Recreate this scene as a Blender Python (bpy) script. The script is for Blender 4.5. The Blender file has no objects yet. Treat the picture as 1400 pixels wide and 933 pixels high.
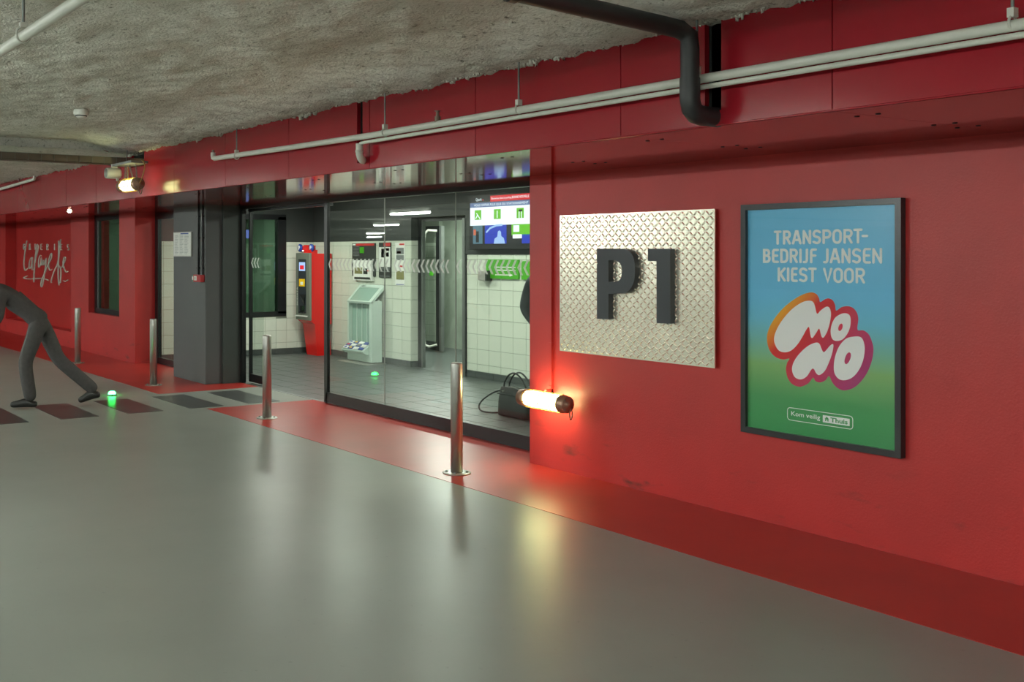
import bpy, bmesh, math, random
from mathutils import Vector, Matrix, noise, geometry
random.seed(7)
S = bpy.context.scene
COL = S.collection
PI = math.pi

# ---------------------------------------------------------------- camera
CX, HY, F, CH = 520.0, 346.0, 1464.0, 1.65        # principal column, horizon row, focal length (px of 1400), eye height
TH = math.atan(940 / F); TC, TS = math.cos(TH), math.sin(TH)
cam = bpy.data.cameras.new('camera'); cam.sensor_width = 36; cam.lens = F / 1400 * 36
cam.shift_x = (700 - CX) / 1400; cam.shift_y = -(466.5 - HY) / 1400; cam.clip_end = 300
camo = bpy.data.objects.new('camera', cam); COL.objects.link(camo)
camo.location = (0, 0, CH); camo.rotation_euler = (PI / 2, 0, math.atan2(TC, TS)); S.camera = camo

# ---------------------------------------------------------------- world, exposure
w = bpy.data.worlds.new('world'); S.world = w; w.use_nodes = True
w.node_tree.nodes['Background'].inputs[0].default_value = (0.5, 0.52, 0.5, 1)
w.node_tree.nodes['Background'].inputs[1].default_value = 0.0
S.view_settings.view_transform = 'Standard'; S.view_settings.look = 'None'
S.view_settings.exposure = 0.12; S.view_settings.gamma = 1.0; S.view_settings.use_curve_mapping = False
TUBE_STRENGTH = 235.0                              # garage fluorescent tubes
LOBBY_W = 46.0                                    # each lobby downlight, watt
CAGE_STRENGTH = 24.0                              # caged lamps

def area(name, loc, size, watt, col, size_y=None, rot=(0, 0, 0)):
    l = bpy.data.lights.new(name, 'AREA'); l.energy = watt; l.color = col; l.size = size
    if size_y: l.shape = 'RECTANGLE'; l.size_y = size_y
    else: l.shape = 'DISK'
    o = bpy.data.objects.new(name, l); COL.objects.link(o); o.location = loc; o.rotation_euler = rot
    return o
LOBBY_LAMPS = [(-14.4, 7.3), (-12.2, 7.3), (-10.0, 7.3), (-7.9, 7.3)]
for i, (x, y) in enumerate(LOBBY_LAMPS):
    area('lobby_downlight_offscreen', (x, y, 2.52), 0.5, LOBBY_W, (0.95, 1.0, 0.88))
area('corridor_lamp_offscreen', (-13.6, 9.9, 2.52), 0.5, 120, (0.93, 1.0, 0.90))
area('office_lamp_offscreen', (-16.9, 7.3, 2.48), 0.5, 45, (0.85, 1.0, 0.86))

# ---------------------------------------------------------------- pixel -> direction, met with a known plane
def ray(x, y):
    t = (x - CX) / F
    return Vector((-TC + t * TS, TS + t * TC, -(y - HY) / F))
def PY(x, y, Y): r = ray(x, y); return Vector((0, 0, CH)) + r * (Y / r.y)
def PX(x, y, X): r = ray(x, y); return Vector((0, 0, CH)) + r * (X / r.x)
def PZ(x, y, Z=0.0): r = ray(x, y); return Vector((0, 0, CH)) + r * ((Z - CH) / r.z)

# ---------------------------------------------------------------- materials
def lin(v):
    v = v / 255.0
    return v / 12.92 if v <= 0.04045 else ((v + 0.055) / 1.055) ** 2.4
def rgb(r, g, b): return (lin(r), lin(g), lin(b), 1.0)
MATS = {}
def pm(name, col, rough=0.5, metal=0.0, var=0.0, vscale=6.0, bump=0.0, bscale=40.0, spec=0.5, coat=0.0, coatr=0.1, emis=None, es=0.0, aniso=None):
    m = bpy.data.materials.new(name); m.use_nodes = True
    nt = m.node_tree; n = nt.nodes; L = nt.links; p = n['Principled BSDF']
    p.inputs['Base Color'].default_value = col; p.inputs['Roughness'].default_value = rough
    p.inputs['Metallic'].default_value = metal; p.inputs['Specular IOR Level'].default_value = spec
    p.inputs['Coat Weight'].default_value = coat; p.inputs['Coat Roughness'].default_value = coatr
    if emis: p.inputs['Emission Color'].default_value = emis; p.inputs['Emission Strength'].default_value = es
    if var or bump:
        tc = n.new('ShaderNodeTexCoord'); mp = n.new('ShaderNodeMapping')
        L.new(tc.outputs['Object'], mp.inputs[0])
        if aniso: mp.inputs['Scale'].default_value = aniso
    if var:
        nz = n.new('ShaderNodeTexNoise'); nz.inputs['Scale'].default_value = vscale; nz.inputs['Detail'].default_value = 6
        L.new(mp.outputs[0], nz.inputs['Vector'])
        cr = n.new('ShaderNodeValToRGB'); cr.color_ramp.elements[0].position = 0.3; cr.color_ramp.elements[1].position = 0.7
        a = 1 - var; b = 1 + var
        cr.color_ramp.elements[0].color = (col[0] * a, col[1] * a, col[2] * a, 1)
        cr.color_ramp.elements[1].color = (min(1, col[0] * b), min(1, col[1] * b), min(1, col[2] * b), 1)
        L.new(nz.outputs[0], cr.inputs[0]); L.new(cr.outputs[0], p.inputs['Base Color'])
    if bump:
        nb = n.new('ShaderNodeTexNoise'); nb.inputs['Scale'].default_value = bscale; nb.inputs['Detail'].default_value = 4
        L.new(mp.outputs[0], nb.inputs['Vector'])
        bm_ = n.new('ShaderNodeBump'); bm_.inputs['Strength'].default_value = bump; bm_.inputs['Distance'].default_value = 0.01
        L.new(nb.outputs[0], bm_.inputs['Height']); L.new(bm_.outputs[0], p.inputs['Normal'])
    MATS[name] = m
    return m

def glass_mat(name, tint, rough=0.0, ior=1.5):
    m = bpy.data.materials.new(name); m.use_nodes = True
    nt = m.node_tree; n = nt.nodes; L = nt.links; n.clear()
    out = n.new('ShaderNodeOutputMaterial'); mx = n.new('ShaderNodeMixShader'); fr = n.new('ShaderNodeFresnel')
    ge = n.new('ShaderNodeNewGeometry'); mr = n.new('ShaderNodeMapRange')      # same reflectance on both faces of the thin pane
    mr.inputs[3].default_value = ior; mr.inputs[4].default_value = 1.0 / ior
    L.new(ge.outputs['Backfacing'], mr.inputs[0]); L.new(mr.outputs[0], fr.inputs['IOR'])
    tr = n.new('ShaderNodeBsdfTransparent'); tr.inputs[0].default_value = tint
    gl = n.new('ShaderNodeBsdfGlossy'); gl.inputs['Roughness'].default_value = rough
    L.new(fr.outputs[0], mx.inputs[0]); L.new(tr.outputs[0], mx.inputs[1]); L.new(gl.outputs[0], mx.inputs[2]); L.new(mx.outputs[0], out.inputs[0])
    MATS[name] = m
    return m

def emit_mat(name, col, s):
    return pm(name, (0.8, 0.8, 0.8, 1), 0.4, emis=col, es=s)

def node_floor():
    m = pm('epoxy_grey', rgb(143, 147, 139), 0.27, var=0.05, vscale=1.3, bump=0.05, bscale=7.0, spec=0.24)
    n = m.node_tree.nodes; L = m.node_tree.links; p = n['Principled BSDF']
    cr = [x for x in n if x.type == 'VALTORGB'][0]; mp = [x for x in n if x.type == 'MAPPING'][0]
    # scuffs: sparse small dark marks, and a slightly uneven polish
    nz = n.new('ShaderNodeTexNoise'); nz.inputs['Scale'].default_value = 26; nz.inputs['Detail'].default_value = 8
    L.new(mp.outputs[0], nz.inputs['Vector'])
    r2 = n.new('ShaderNodeValToRGB'); r2.color_ramp.elements[0].position = 0.26; r2.color_ramp.elements[1].position = 0.33
    r2.color_ramp.elements[0].color = (0.86, 0.86, 0.86, 1)
    mx = n.new('ShaderNodeMixRGB'); mx.blend_type = 'MULTIPLY'; mx.inputs[0].default_value = 1
    L.new(nz.outputs[0], r2.inputs[0]); L.new(cr.outputs[0], mx.inputs[1]); L.new(r2.outputs[0], mx.inputs[2]); L.new(mx.outputs[0], p.inputs['Base Color'])
    n3 = n.new('ShaderNodeTexNoise'); n3.inputs['Scale'].default_value = 2.2; n3.inputs['Detail'].default_value = 2
    L.new(mp.outputs[0], n3.inputs['Vector'])
    mr = n.new('ShaderNodeMapRange'); mr.inputs[3].default_value = 0.29; mr.inputs[4].default_value = 0.36
    L.new(n3.outputs[0], mr.inputs[0]); L.new(mr.outputs[0], p.inputs['Roughness'])
    return m

def node_insulation():
    m = bpy.data.materials.new('sprayed_insulation'); m.use_nodes = True
    nt = m.node_tree; n = nt.nodes; L = nt.links; p = n['Principled BSDF']
    p.inputs['Roughness'].default_value = 0.95; p.inputs['Specular IOR Level'].default_value = 0.1
    tc = n.new('ShaderNodeTexCoord')
    a = n.new('ShaderNodeTexNoise'); a.inputs['Scale'].default_value = 24; a.inputs['Detail'].default_value = 10; a.inputs['Roughness'].default_value = 0.7
    b = n.new('ShaderNodeTexNoise'); b.inputs['Scale'].default_value = 1.1; b.inputs['Detail'].default_value = 3
    L.new(tc.outputs['Object'], a.inputs['Vector']); L.new(tc.outputs['Object'], b.inputs['Vector'])
    ca = n.new('ShaderNodeValToRGB'); e = ca.color_ramp.elements
    e[0].position = 0.33; e[0].color = rgb(122, 121, 110); e[1].position = 0.43; e[1].color = rgb(216, 215, 206)
    e2 = e.new(0.75); e2.color = rgb(228, 226, 218)
    cb = n.new('ShaderNodeValToRGB'); cb.color_ramp.elements[0].color = (0.82, 0.82, 0.8, 1); cb.color_ramp.elements[1].color = (1, 1, 1, 1)
    cb.color_ramp.elements[0].position = 0.35; cb.color_ramp.elements[1].position = 0.65
    mx = n.new('ShaderNodeMixRGB'); mx.blend_type = 'MULTIPLY'; mx.inputs[0].default_value = 1
    L.new(a.outputs[0], ca.inputs[0]); L.new(b.outputs[0], cb.inputs[0]); L.new(ca.outputs[0], mx.inputs[1]); L.new(cb.outputs[0], mx.inputs[2]); L.new(mx.outputs[0], p.inputs['Base Color'])
    bp = n.new('ShaderNodeBump'); bp.inputs['Strength'].default_value = 0.5; bp.inputs['Distance'].default_value = 0.02
    c = n.new('ShaderNodeTexNoise'); c.inputs['Scale'].default_value = 60; c.inputs['Detail'].default_value = 6
    L.new(tc.outputs['Object'], c.inputs['Vector']); L.new(c.outputs[0], bp.inputs['Height']); L.new(bp.outputs[0], p.inputs['Normal'])
    MATS['sprayed_insulation'] = m
    return m

def ramp_mat(name, vec, stops, rough=0.35, es=0.0):
    """flat print whose colour runs along a direction in object space (metres)"""
    m = bpy.data.materials.new(name); m.use_nodes = True
    nt = m.node_tree; n = nt.nodes; L = nt.links; p = n['Principled BSDF']; p.inputs['Roughness'].default_value = rough
    tc = n.new('ShaderNodeTexCoord'); dt = n.new('ShaderNodeVectorMath'); dt.operation = 'DOT_PRODUCT'; dt.inputs[1].default_value = vec
    L.new(tc.outputs['Object'], dt.inputs[0])
    mr = n.new('ShaderNodeMapRange'); mr.inputs[1].default_value = stops[0][0]; mr.inputs[2].default_value = stops[-1][0]
    L.new(dt.outputs['Value'], mr.inputs[0])
    cr = n.new('ShaderNodeValToRGB'); e = cr.color_ramp.elements
    lo, hi = stops[0][0], stops[-1][0]
    e[0].position = 0; e[0].color = stops[0][1]; e[1].position = 1; e[1].color = stops[-1][1]
    for v, c in stops[1:-1]:
        q = e.new((v - lo) / (hi - lo)); q.color = c
    L.new(mr.outputs[0], cr.inputs[0]); L.new(cr.outputs[0], p.inputs['Base Color'])
    if es:
        L.new(cr.outputs[0], p.inputs['Emission Color']); p.inputs['Emission Strength'].default_value = es
    MATS[name] = m
    return m

node_floor(); node_insulation()
pm('red_epoxy', rgb(178, 46, 38), 0.32, var=0.08, vscale=2.0, bump=0.06, bscale=7)
pm('stripe_black', rgb(70, 72, 70), 0.3, var=0.1, vscale=5, bump=0.05, bscale=8)
pm('red_wall', rgb(180, 45, 43), 0.42, var=0.07, vscale=2.5, bump=0.12, bscale=90)
def scuffs(name):                                   # sparse dirt marks low on the painted wall
    m = MATS[name]; n = m.node_tree.nodes; L = m.node_tree.links; p = n['Principled BSDF']
    src = p.inputs['Base Color'].links[0].from_socket; tc = [x for x in n if x.type == 'TEX_COORD'][0]
    mp = n.new('ShaderNodeMapping'); mp.inputs['Scale'].default_value = (2.2, 2.2, 7.0); L.new(tc.outputs['Object'], mp.inputs[0])
    nz_ = n.new('ShaderNodeTexNoise'); nz_.inputs['Scale'].default_value = 1.4; nz_.inputs['Detail'].default_value = 7; L.new(mp.outputs[0], nz_.inputs['Vector'])
    r = n.new('ShaderNodeMapRange'); r.inputs[1].default_value = 0.60; r.inputs[2].default_value = 0.72; L.new(nz_.outputs[0], r.inputs[0])
    sx = n.new('ShaderNodeSeparateXYZ'); L.new(tc.outputs['Object'], sx.inputs[0])
    h = n.new('ShaderNodeMapRange'); h.inputs[1].default_value = 0.5; h.inputs[2].default_value = 0.1; L.new(sx.outputs['Z'], h.inputs[0])
    mu = n.new('ShaderNodeMath'); mu.operation = 'MULTIPLY'; L.new(r.outputs[0], mu.inputs[0]); L.new(h.outputs[0], mu.inputs[1])
    mx = n.new('ShaderNodeMixRGB'); L.new(mu.outputs[0], mx.inputs[0]); L.new(src, mx.inputs[1]); mx.inputs[2].default_value = rgb(112, 44, 38); L.new(mx.outputs[0], p.inputs['Base Color'])
scuffs('red_wall')
pm('red_panel', rgb(154, 28, 40), 0.16, var=0.04, vscale=1.2, bump=0.015, bscale=2.5)
pm('red_soffit', rgb(150, 34, 32), 0.07, var=0.03, vscale=1.0, bump=0.02, bscale=1.6, spec=0.75)
pm('niche_red', rgb(180, 45, 43), 0.3, var=0.05, vscale=2)
pm('column_grey', rgb(84, 86, 86), 0.55, var=0.05, vscale=3, bump=0.05, bscale=60)
pm('dark_grey', rgb(62, 68, 66), 0.5, var=0.05)
pm('black_frame', rgb(20, 22, 24), 0.35)
pm('void_black', rgb(10, 10, 11), 0.8)
pm('garage_grey', rgb(150, 152, 146), 0.7, var=0.08)
pm('tile_white', rgb(206, 212, 198), 0.18, var=0.03, vscale=3)
pm('grout', rgb(136, 143, 130), 0.8)
pm('tile_dark', rgb(72, 78, 76), 0.35, var=0.08, vscale=5)
pm('floor_tile', rgb(72, 78, 76), 0.42, var=0.08, vscale=4, bump=0.03, bscale=20)
pm('floor_grout', rgb(196, 200, 190), 0.7)
pm('lobby_upper', rgb(56, 60, 58), 0.45)
pm('lobby_ceiling', rgb(52, 56, 54), 0.5)
pm('concrete', rgb(150, 160, 146), 0.8, var=0.12, vscale=4, bump=0.2, bscale=12)
pm('steel', rgb(196, 194, 188), 0.36, metal=0.9, bump=0.03, bscale=120, aniso=(1, 1, 0.05))
pm('chrome', rgb(200, 200, 196), 0.15, metal=1.0)
pm('white_pipe', rgb(206, 206, 196), 0.4, var=0.06, vscale=5)
pm('rusty', rgb(120, 100, 88), 0.6, metal=0.3)
pm('galv', rgb(130, 134, 132), 0.45, metal=0.7)
pm('drain_black', rgb(44, 45, 46), 0.45, var=0.1, vscale=6)
pm('tread_plate', rgb(240, 233, 214), 0.27, metal=0.85, var=0.05, vscale=3)
pm('letter_black', rgb(44, 49, 54), 0.45)
pm('poster_frame', rgb(58, 58, 60), 0.3, metal=0.3)
pm('white_print', (0.95, 0.95, 0.95, 1), 0.4)
pm('white_plastic', rgb(216, 216, 208), 0.4)
pm('grey_plastic', rgb(150, 156, 148), 0.4)
pm('machine_grey', rgb(128, 134, 122), 0.35, metal=0.4)
pm('machine_red', rgb(214, 30, 26), 0.25)
pm('kiosk_grey', rgb(186, 204, 194), 0.3, var=0.02)
pm('kiosk_panel', rgb(138, 168, 154), 0.15)
pm('bronze', rgb(150, 118, 98), 0.4, metal=0.5)
pm('cage_wire', rgb(190, 150, 70), 0.35, metal=0.8)
pm('letter_white', rgb(196, 204, 192), 0.45, metal=0.3)
pm('black_plastic', rgb(26, 27, 28), 0.4)
pm('black_leather', rgb(36, 38, 39), 0.42, bump=0.12, bscale=70)
pm('paper_white', rgb(226, 228, 222), 0.5)
pm('ink_grey', rgb(120, 124, 124), 0.6)
pm('ink_dark', rgb(48, 52, 50), 0.5)
pm('ink_red', rgb(204, 50, 50), 0.5)
pm('ink_blue', rgb(70, 90, 160), 0.5)
pm('ink_olive', rgb(130, 128, 84), 0.5)
pm('sign_green', rgb(70, 160, 30), 0.35)
pm('sign_blue', rgb(20, 60, 150), 0.3)
pm('call_red', rgb(170, 24, 28), 0.35)
pm('call_green', rgb(70, 130, 100), 0.4)
m = pm('frost', rgb(236, 242, 236), 0.7)
n = m.node_tree.nodes; mx = n.new('ShaderNodeMixShader'); mx.inputs[0].default_value = 0.55; tr_ = n.new('ShaderNodeBsdfTransparent')
m.node_tree.links.new(tr_.outputs[0], mx.inputs[1]); m.node_tree.links.new(n['Principled BSDF'].outputs[0], mx.inputs[2]); m.node_tree.links.new(mx.outputs[0], n['Material Output'].inputs[0])
pm('wood_brown', rgb(108, 98, 86), 0.6, var=0.1)
pm('cable_yellow', rgb(176, 140, 70), 0.5)
pm('trousers', rgb(78, 75, 74), 0.85, var=0.12, vscale=30, bump=0.1, bscale=200)
pm('jacket', rgb(78, 74, 74), 0.85, var=0.1, vscale=30, bump=0.1, bscale=150)
pm('jacket_dark', rgb(78, 86, 90), 0.8, var=0.12, vscale=20, bump=0.1, bscale=150)
pm('shoe', rgb(40, 38, 36), 0.45)
pm('skin', rgb(196, 150, 124), 0.5)
pm('hair', rgb(50, 38, 30), 0.7)
pm('eye_dark', rgb(30, 24, 20), 0.3)
pm('blind', rgb(150, 164, 146), 0.6)
pm('desk', rgb(120, 130, 118), 0.5)
glass_mat('glass', (0.945, 0.98, 0.955, 1))
glass_mat('glass_office', (0.62, 0.78, 0.68, 1), ior=1.7)
glass_mat('glass_clear', (0.99, 0.995, 0.99, 1), ior=1.45)
emit_mat('tube_light', (0.92, 1.0, 0.94, 1), TUBE_STRENGTH)
emit_mat('downlight_disc', (0.92, 1.0, 0.88, 1), 9)
emit_mat('cage_light', (0.96, 1.0, 0.44, 1), CAGE_STRENGTH)
emit_mat('cage_light_dim', (0.96, 1.0, 0.44, 1), CAGE_STRENGTH*0.27)
emit_mat('spot_light', (1.0, 0.85, 0.6, 1), 40)
emit_mat('green_light', (0.02, 1.0, 0.12, 1), 40)
emit_mat('scr_white', (0.86, 0.93, 1.0, 1), 1.25)
emit_mat('scr_black', (0.006, 0.007, 0.01, 1), 0.5)
emit_mat('scr_red', rgb(225, 30, 45), 1.0)
emit_mat('scr_slate', rgb(96, 120, 170), 0.9)
emit_mat('scr_blue', rgb(16, 50, 190), 1.0)
emit_mat('scr_pale', rgb(170, 205, 255), 1.0)
emit_mat('scr_green', rgb(110, 205, 20), 0.95)
emit_mat('scr_teal', rgb(90, 130, 150), 0.8)
emit_mat('scr_orange', rgb(230, 110, 70), 0.9)
pm('ink_yellow', rgb(245, 200, 20), 0.4)
emit_mat('lit_white', (1, 1, 0.95, 1), 2.2)
for k in ('scr_white', 'scr_black', 'scr_red', 'scr_slate', 'scr_blue', 'scr_pale', 'scr_green', 'scr_teal', 'scr_orange'):
    MATS[k].node_tree.nodes['Principled BSDF'].inputs['Base Color'].default_value = (0.01, 0.01, 0.012, 1)

# ---------------------------------------------------------------- mesh builder
class MB:
    def __init__(s): s.v = []; s.f = []; s.smooth = []
    def add(s, vs, fs, sm=False):
        o = len(s.v); s.v += [Vector(p) for p in vs]
        for f in fs: s.f.append([i + o for i in f]); s.smooth.append(sm)
        return s
    def box(s, a, b, bev=0.0):
        x0, y0, z0 = [min(a[i], b[i]) for i in range(3)]; x1, y1, z1 = [max(a[i], b[i]) for i in range(3)]
        if bev <= 0:
            return s.add([(x0,y0,z0),(x1,y0,z0),(x1,y1,z0),(x0,y1,z0),(x0,y0,z1),(x1,y0,z1),(x1,y1,z1),(x0,y1,z1)],
                         [(0,3,2,1),(4,5,6,7),(0,1,5,4),(1,2,6,5),(2,3,7,6),(3,0,4,7)])
        bm = bmesh.new(); bmesh.ops.create_cube(bm, size=1.0)
        for v in bm.verts: v.co = Vector(((x0+x1)/2+v.co.x*(x1-x0), (y0+y1)/2+v.co.y*(y1-y0), (z0+z1)/2+v.co.z*(z1-z0)))
        bmesh.ops.bevel(bm, geom=bm.edges[:], offset=bev, segments=2, affect='EDGES', profile=0.6)
        bm.verts.ensure_lookup_table(); bm.verts.index_update()
        s.add([v.co.copy() for v in bm.verts], [[v.index for v in f.verts] for f in bm.faces]); bm.free()
        return s
    def tube(s, path, r, n=12, cap=True, sm=True):
        path = [Vector(p) for p in path]; rr = r if isinstance(r, (list, tuple)) else [r] * len(path)
        rings = []; up = None
        for i, p in enumerate(path):
            d = (path[min(i+1, len(path)-1)] - path[max(i-1, 0)]).normalized()
            if up is None:
                up = Vector((0, 0, 1)) if abs(d.z) < 0.9 else Vector((1, 0, 0))
            a = d.cross(up).normalized(); b = a.cross(d).normalized(); up = b
            rings.append([p + (a * math.cos(2*PI*k/n) + b * math.sin(2*PI*k/n)) * rr[i] for k in range(n)])
        o = [q for g in rings for q in g]; fs = []
        for i in range(len(rings) - 1):
            for k in range(n): fs.append((i*n+k, i*n+(k+1) % n, (i+1)*n+(k+1) % n, (i+1)*n+k))
        s.add(o, fs, sm)
        if cap:
            s.add(rings[0], [tuple(range(n))]); s.add(rings[-1], [tuple(reversed(range(n)))])
        return s
    def lathe(s, prof, base, axis='z', n=24, sm=True):
        """prof: (radius, distance along axis)"""
        ax = {'x': Vector((1,0,0)), 'y': Vector((0,1,0)), 'z': Vector((0,0,1))}[axis]
        a = {'x': Vector((0,1,0)), 'y': Vector((0,0,1)), 'z': Vector((1,0,0))}[axis]; b = ax.cross(a); base = Vector(base)
        vs = []; fs = []
        for r, h in prof:
            for k in range(n): vs.append(base + ax*h + (a*math.cos(2*PI*k/n) + b*math.sin(2*PI*k/n))*max(r, 1e-4))
        for i in range(len(prof)-1):
            for k in range(n): fs.append((i*n+k, i*n+(k+1) % n, (i+1)*n+(k+1) % n, (i+1)*n+k))
        fs.append(tuple(reversed(range(n)))); fs.append(tuple((len(prof)-1)*n+k for k in range(n)))
        return s.add(vs, fs, sm)
    def prism(s, pts, vec, holes=()):
        """closed outline (3-D points in one plane), optional holes, pushed along vec"""
        vec = Vector(vec); loops = [[Vector(p) for p in pts]] + [[Vector(p) for p in h] for h in holes]
        tri = geometry.tessellate_polygon(loops); flat = [p for l in loops for p in l]; n = len(flat)
        nrm = Vector((0, 0, 0))
        for t in tri: nrm += (flat[t[1]] - flat[t[0]]).cross(flat[t[2]] - flat[t[0]])
        if nrm.dot(vec) > 0: tri = [tuple(reversed(t)) for t in tri]
        fs = [tuple(t) for t in tri] + [tuple(i + n for i in reversed(t)) for t in tri]
        o = 0
        for l in loops:
            m = len(l)
            for i in range(m): fs.append((o+i, o+(i+1) % m, n+o+(i+1) % m, n+o+i))
            o += m
        return s.add(flat + [p + vec for p in flat], fs)
    def quad(s, a, b, c, d): return s.add([a, b, c, d], [(0, 1, 2, 3)])
    def ball(s, c, r, sc=(1,1,1), nu=12, nv=8):
        c = Vector(c); vs = [c + Vector((0,0,r*sc[2]))]; fs = []
        for j in range(1, nv):
            for i in range(nu):
                t = PI*j/nv; u = 2*PI*i/nu
                vs.append(c + Vector((r*sc[0]*math.sin(t)*math.cos(u), r*sc[1]*math.sin(t)*math.sin(u), r*sc[2]*math.cos(t))))
        vs.append(c - Vector((0,0,r*sc[2])))
        for i in range(nu): fs.append((0, 1+i, 1+(i+1) % nu)); fs.append((len(vs)-1, 1+(nv-2)*nu+(i+1) % nu, 1+(nv-2)*nu+i))
        for j in range(nv-2):
            for i in range(nu): fs.append((1+j*nu+i, 1+(j+1)*nu+i, 1+(j+1)*nu+(i+1) % nu, 1+j*nu+(i+1) % nu))
        return s.add(vs, fs, True)
    def build(s, name, mat, parent=None, fix=True):
        off = origin(parent)
        me = bpy.data.meshes.new(name); me.from_pydata([tuple(v - off) for v in s.v], [], s.f)
        me.polygons.foreach_set('use_smooth', s.smooth)
        if fix:
            bm = bmesh.new(); bm.from_mesh(me); bmesh.ops.recalc_face_normals(bm, faces=bm.faces[:]); bm.to_mesh(me); bm.free()
        me.materials.append(MATS[mat]); me.update()
        o = bpy.data.objects.new(name, me); COL.objects.link(o)
        if parent: o.parent = parent
        return o
def origin(p):
    v = Vector((0, 0, 0))
    while p: v += p.location; p = p.parent
    return v
def tag(o, label, cat, group=None):
    o['label'] = label; o['category'] = cat
    if group: o['group'] = group
    return o
def thing(name, label, cat, loc, group=None):
    o = bpy.data.objects.new(name, None); COL.objects.link(o); o.location = loc; o.empty_display_size = 0.1
    return tag(o, label, cat, group)
def struct(o): o['kind'] = 'structure'; return o
def sbox(name, a, b, mat, bev=0): return struct(MB().box(a, b, bev).build(name, mat))
def pbox(name, a, b, mat, par, bev=0): return MB().box(a, b, bev).build(name, mat, par)
def catmull(pts, k=5, closed=True):
    out = []; n = len(pts)
    rng = range(n) if closed else range(n - 1)
    for i in rng:
        if closed: p0, p1, p2, p3 = [Vector(pts[(i+j) % n]) for j in (-1, 0, 1, 2)]
        else: p0, p1, p2, p3 = [Vector(pts[max(0, min(n-1, i+j))]) for j in (-1, 0, 1, 2)]
        for q in range(k):
            t = q / k
            out.append(0.5*((2*p1) + (p2-p0)*t + (2*p0-5*p1+4*p2-p3)*t*t + (3*p1-p0-3*p2+p3)*t**3))
    if not closed: out.append(Vector(pts[-1]))
    return out
def ribbon(path, wd, k=6):
    """flat 2-D stroke with round ends -> outline polygon"""
    P = [Vector(p).to_2d() for p in path]; Lf = []; Rt = []
    P = [p for i, p in enumerate(P) if i == 0 or (p - P[i-1]).length > 1e-5]
    for i, p in enumerate(P):
        if i == 0: d = P[1] - P[0]
        elif i == len(P)-1: d = P[-1] - P[-2]
        else: d = (P[i] - P[i-1]).normalized() + (P[i+1] - P[i]).normalized()
        if d.length < 1e-6: d = P[i] - P[i-1]
        d.normalize(); nn = Vector((-d.y, d.x)); m = 1.0
        if 0 < i < len(P)-1:
            c = nn.dot(Vector((-(P[i]-P[i-1]).normalized().y, (P[i]-P[i-1]).normalized().x))); m = min(1/max(c, 0.3), 1.6)
        Lf.append(p + nn*wd/2*m); Rt.append(p - nn*wd/2*m)
    return P, Lf, Rt
LAY = [0]
def stroke_mesh(mb, path, wd, to3, push):
    """stroke as quads + round end discs, mapped by to3(x, y) -> 3-D, pushed along vec"""
    P, Lf, Rt = ribbon(path, wd); push = Vector(push)
    def lay():                                          # overlapping pieces never share a plane
        LAY[0] = (LAY[0] + 1) % 37; return -push.normalized()*LAY[0]*0.00003
    for i in range(len(P)-1):
        dl = lay(); a = [to3(*q) + dl for q in (Rt[i], Rt[i+1], Lf[i+1], Lf[i])]
        mb.add(a + [q + push for q in a], [(0,1,2,3),(7,6,5,4),(0,4,5,1),(1,5,6,2),(2,6,7,3),(3,7,4,0)])
    for e in (P[0], P[-1]):
        dl = lay(); n = 10; c = [to3(e.x + wd/2*math.cos(2*PI*k/n), e.y + wd/2*math.sin(2*PI*k/n)) + dl for k in range(n)]
        mb.add(c + [q + push for q in c], [tuple(range(n)), tuple(reversed(range(n, 2*n)))] + [(k, (k+1) % n, n+(k+1) % n, n+k) for k in range(n)])
def text_mesh(mb, body, w_, h_, to3, push, bold=0.0, align='CENTER', fit=True):
    """built-in font lettering scaled into w_ x h_ (metres), to3(u, v) -> 3-D, u 0..w_, v 0..h_"""
    cu = bpy.data.curves.new('t', 'FONT'); cu.body = body; cu.resolution_u = 2; cu.offset = bold
    o = bpy.data.objects.new('t', cu); COL.objects.link(o)
    dg = bpy.context.evaluated_depsgraph_get(); me = bpy.data.meshes.new_from_object(o.evaluated_get(dg))
    xs = [v.co.x for v in me.vertices]; ys = [v.co.y for v in me.vertices]
    if xs:
        x0, x1, y0, y1 = min(xs), max(xs), min(ys), max(ys)
        vs = [to3((v.co.x-x0)/(x1-x0)*w_, (v.co.y-y0)/(y1-y0)*h_) + Vector(push) for v in me.vertices]
        mb.add(vs, [tuple(p.vertices) for p in me.polygons])
    bpy.data.objects.remove(o); bpy.data.curves.remove(cu); bpy.data.meshes.remove(me)

# ================================================================ SETTING
FL, FR = -62.0, 8.0
YB = -30.0
WY = 5.53          # face of the red wall
GY = 5.88          # glass line
SZ = 2.25          # soffit height
FY = 4.08          # fascia back, face at 4.05
floor = sbox('floor', (FL, YB, -0.2), (FR, GY, 0.0), 'epoxy_grey')
def slab(name, x0, x1, y0, y1, mat, h=0.002): return pbox(name, (x0, y0, -0.01), (x1, y1, h), mat, floor)
slab('red_border', -10.52, FR, 4.58, GY - 0.01, 'red_epoxy')
slab('red_border', -34, -11.92, 4.58, GY - 0.01, 'red_epoxy')
for i, y in enumerate((2.37, 3.065, 3.75, 4.43, 5.11)):
    slab('zebra_stripe', -11.74, -10.63, y, y + 0.385, 'stripe_black', 0.0025)

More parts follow.
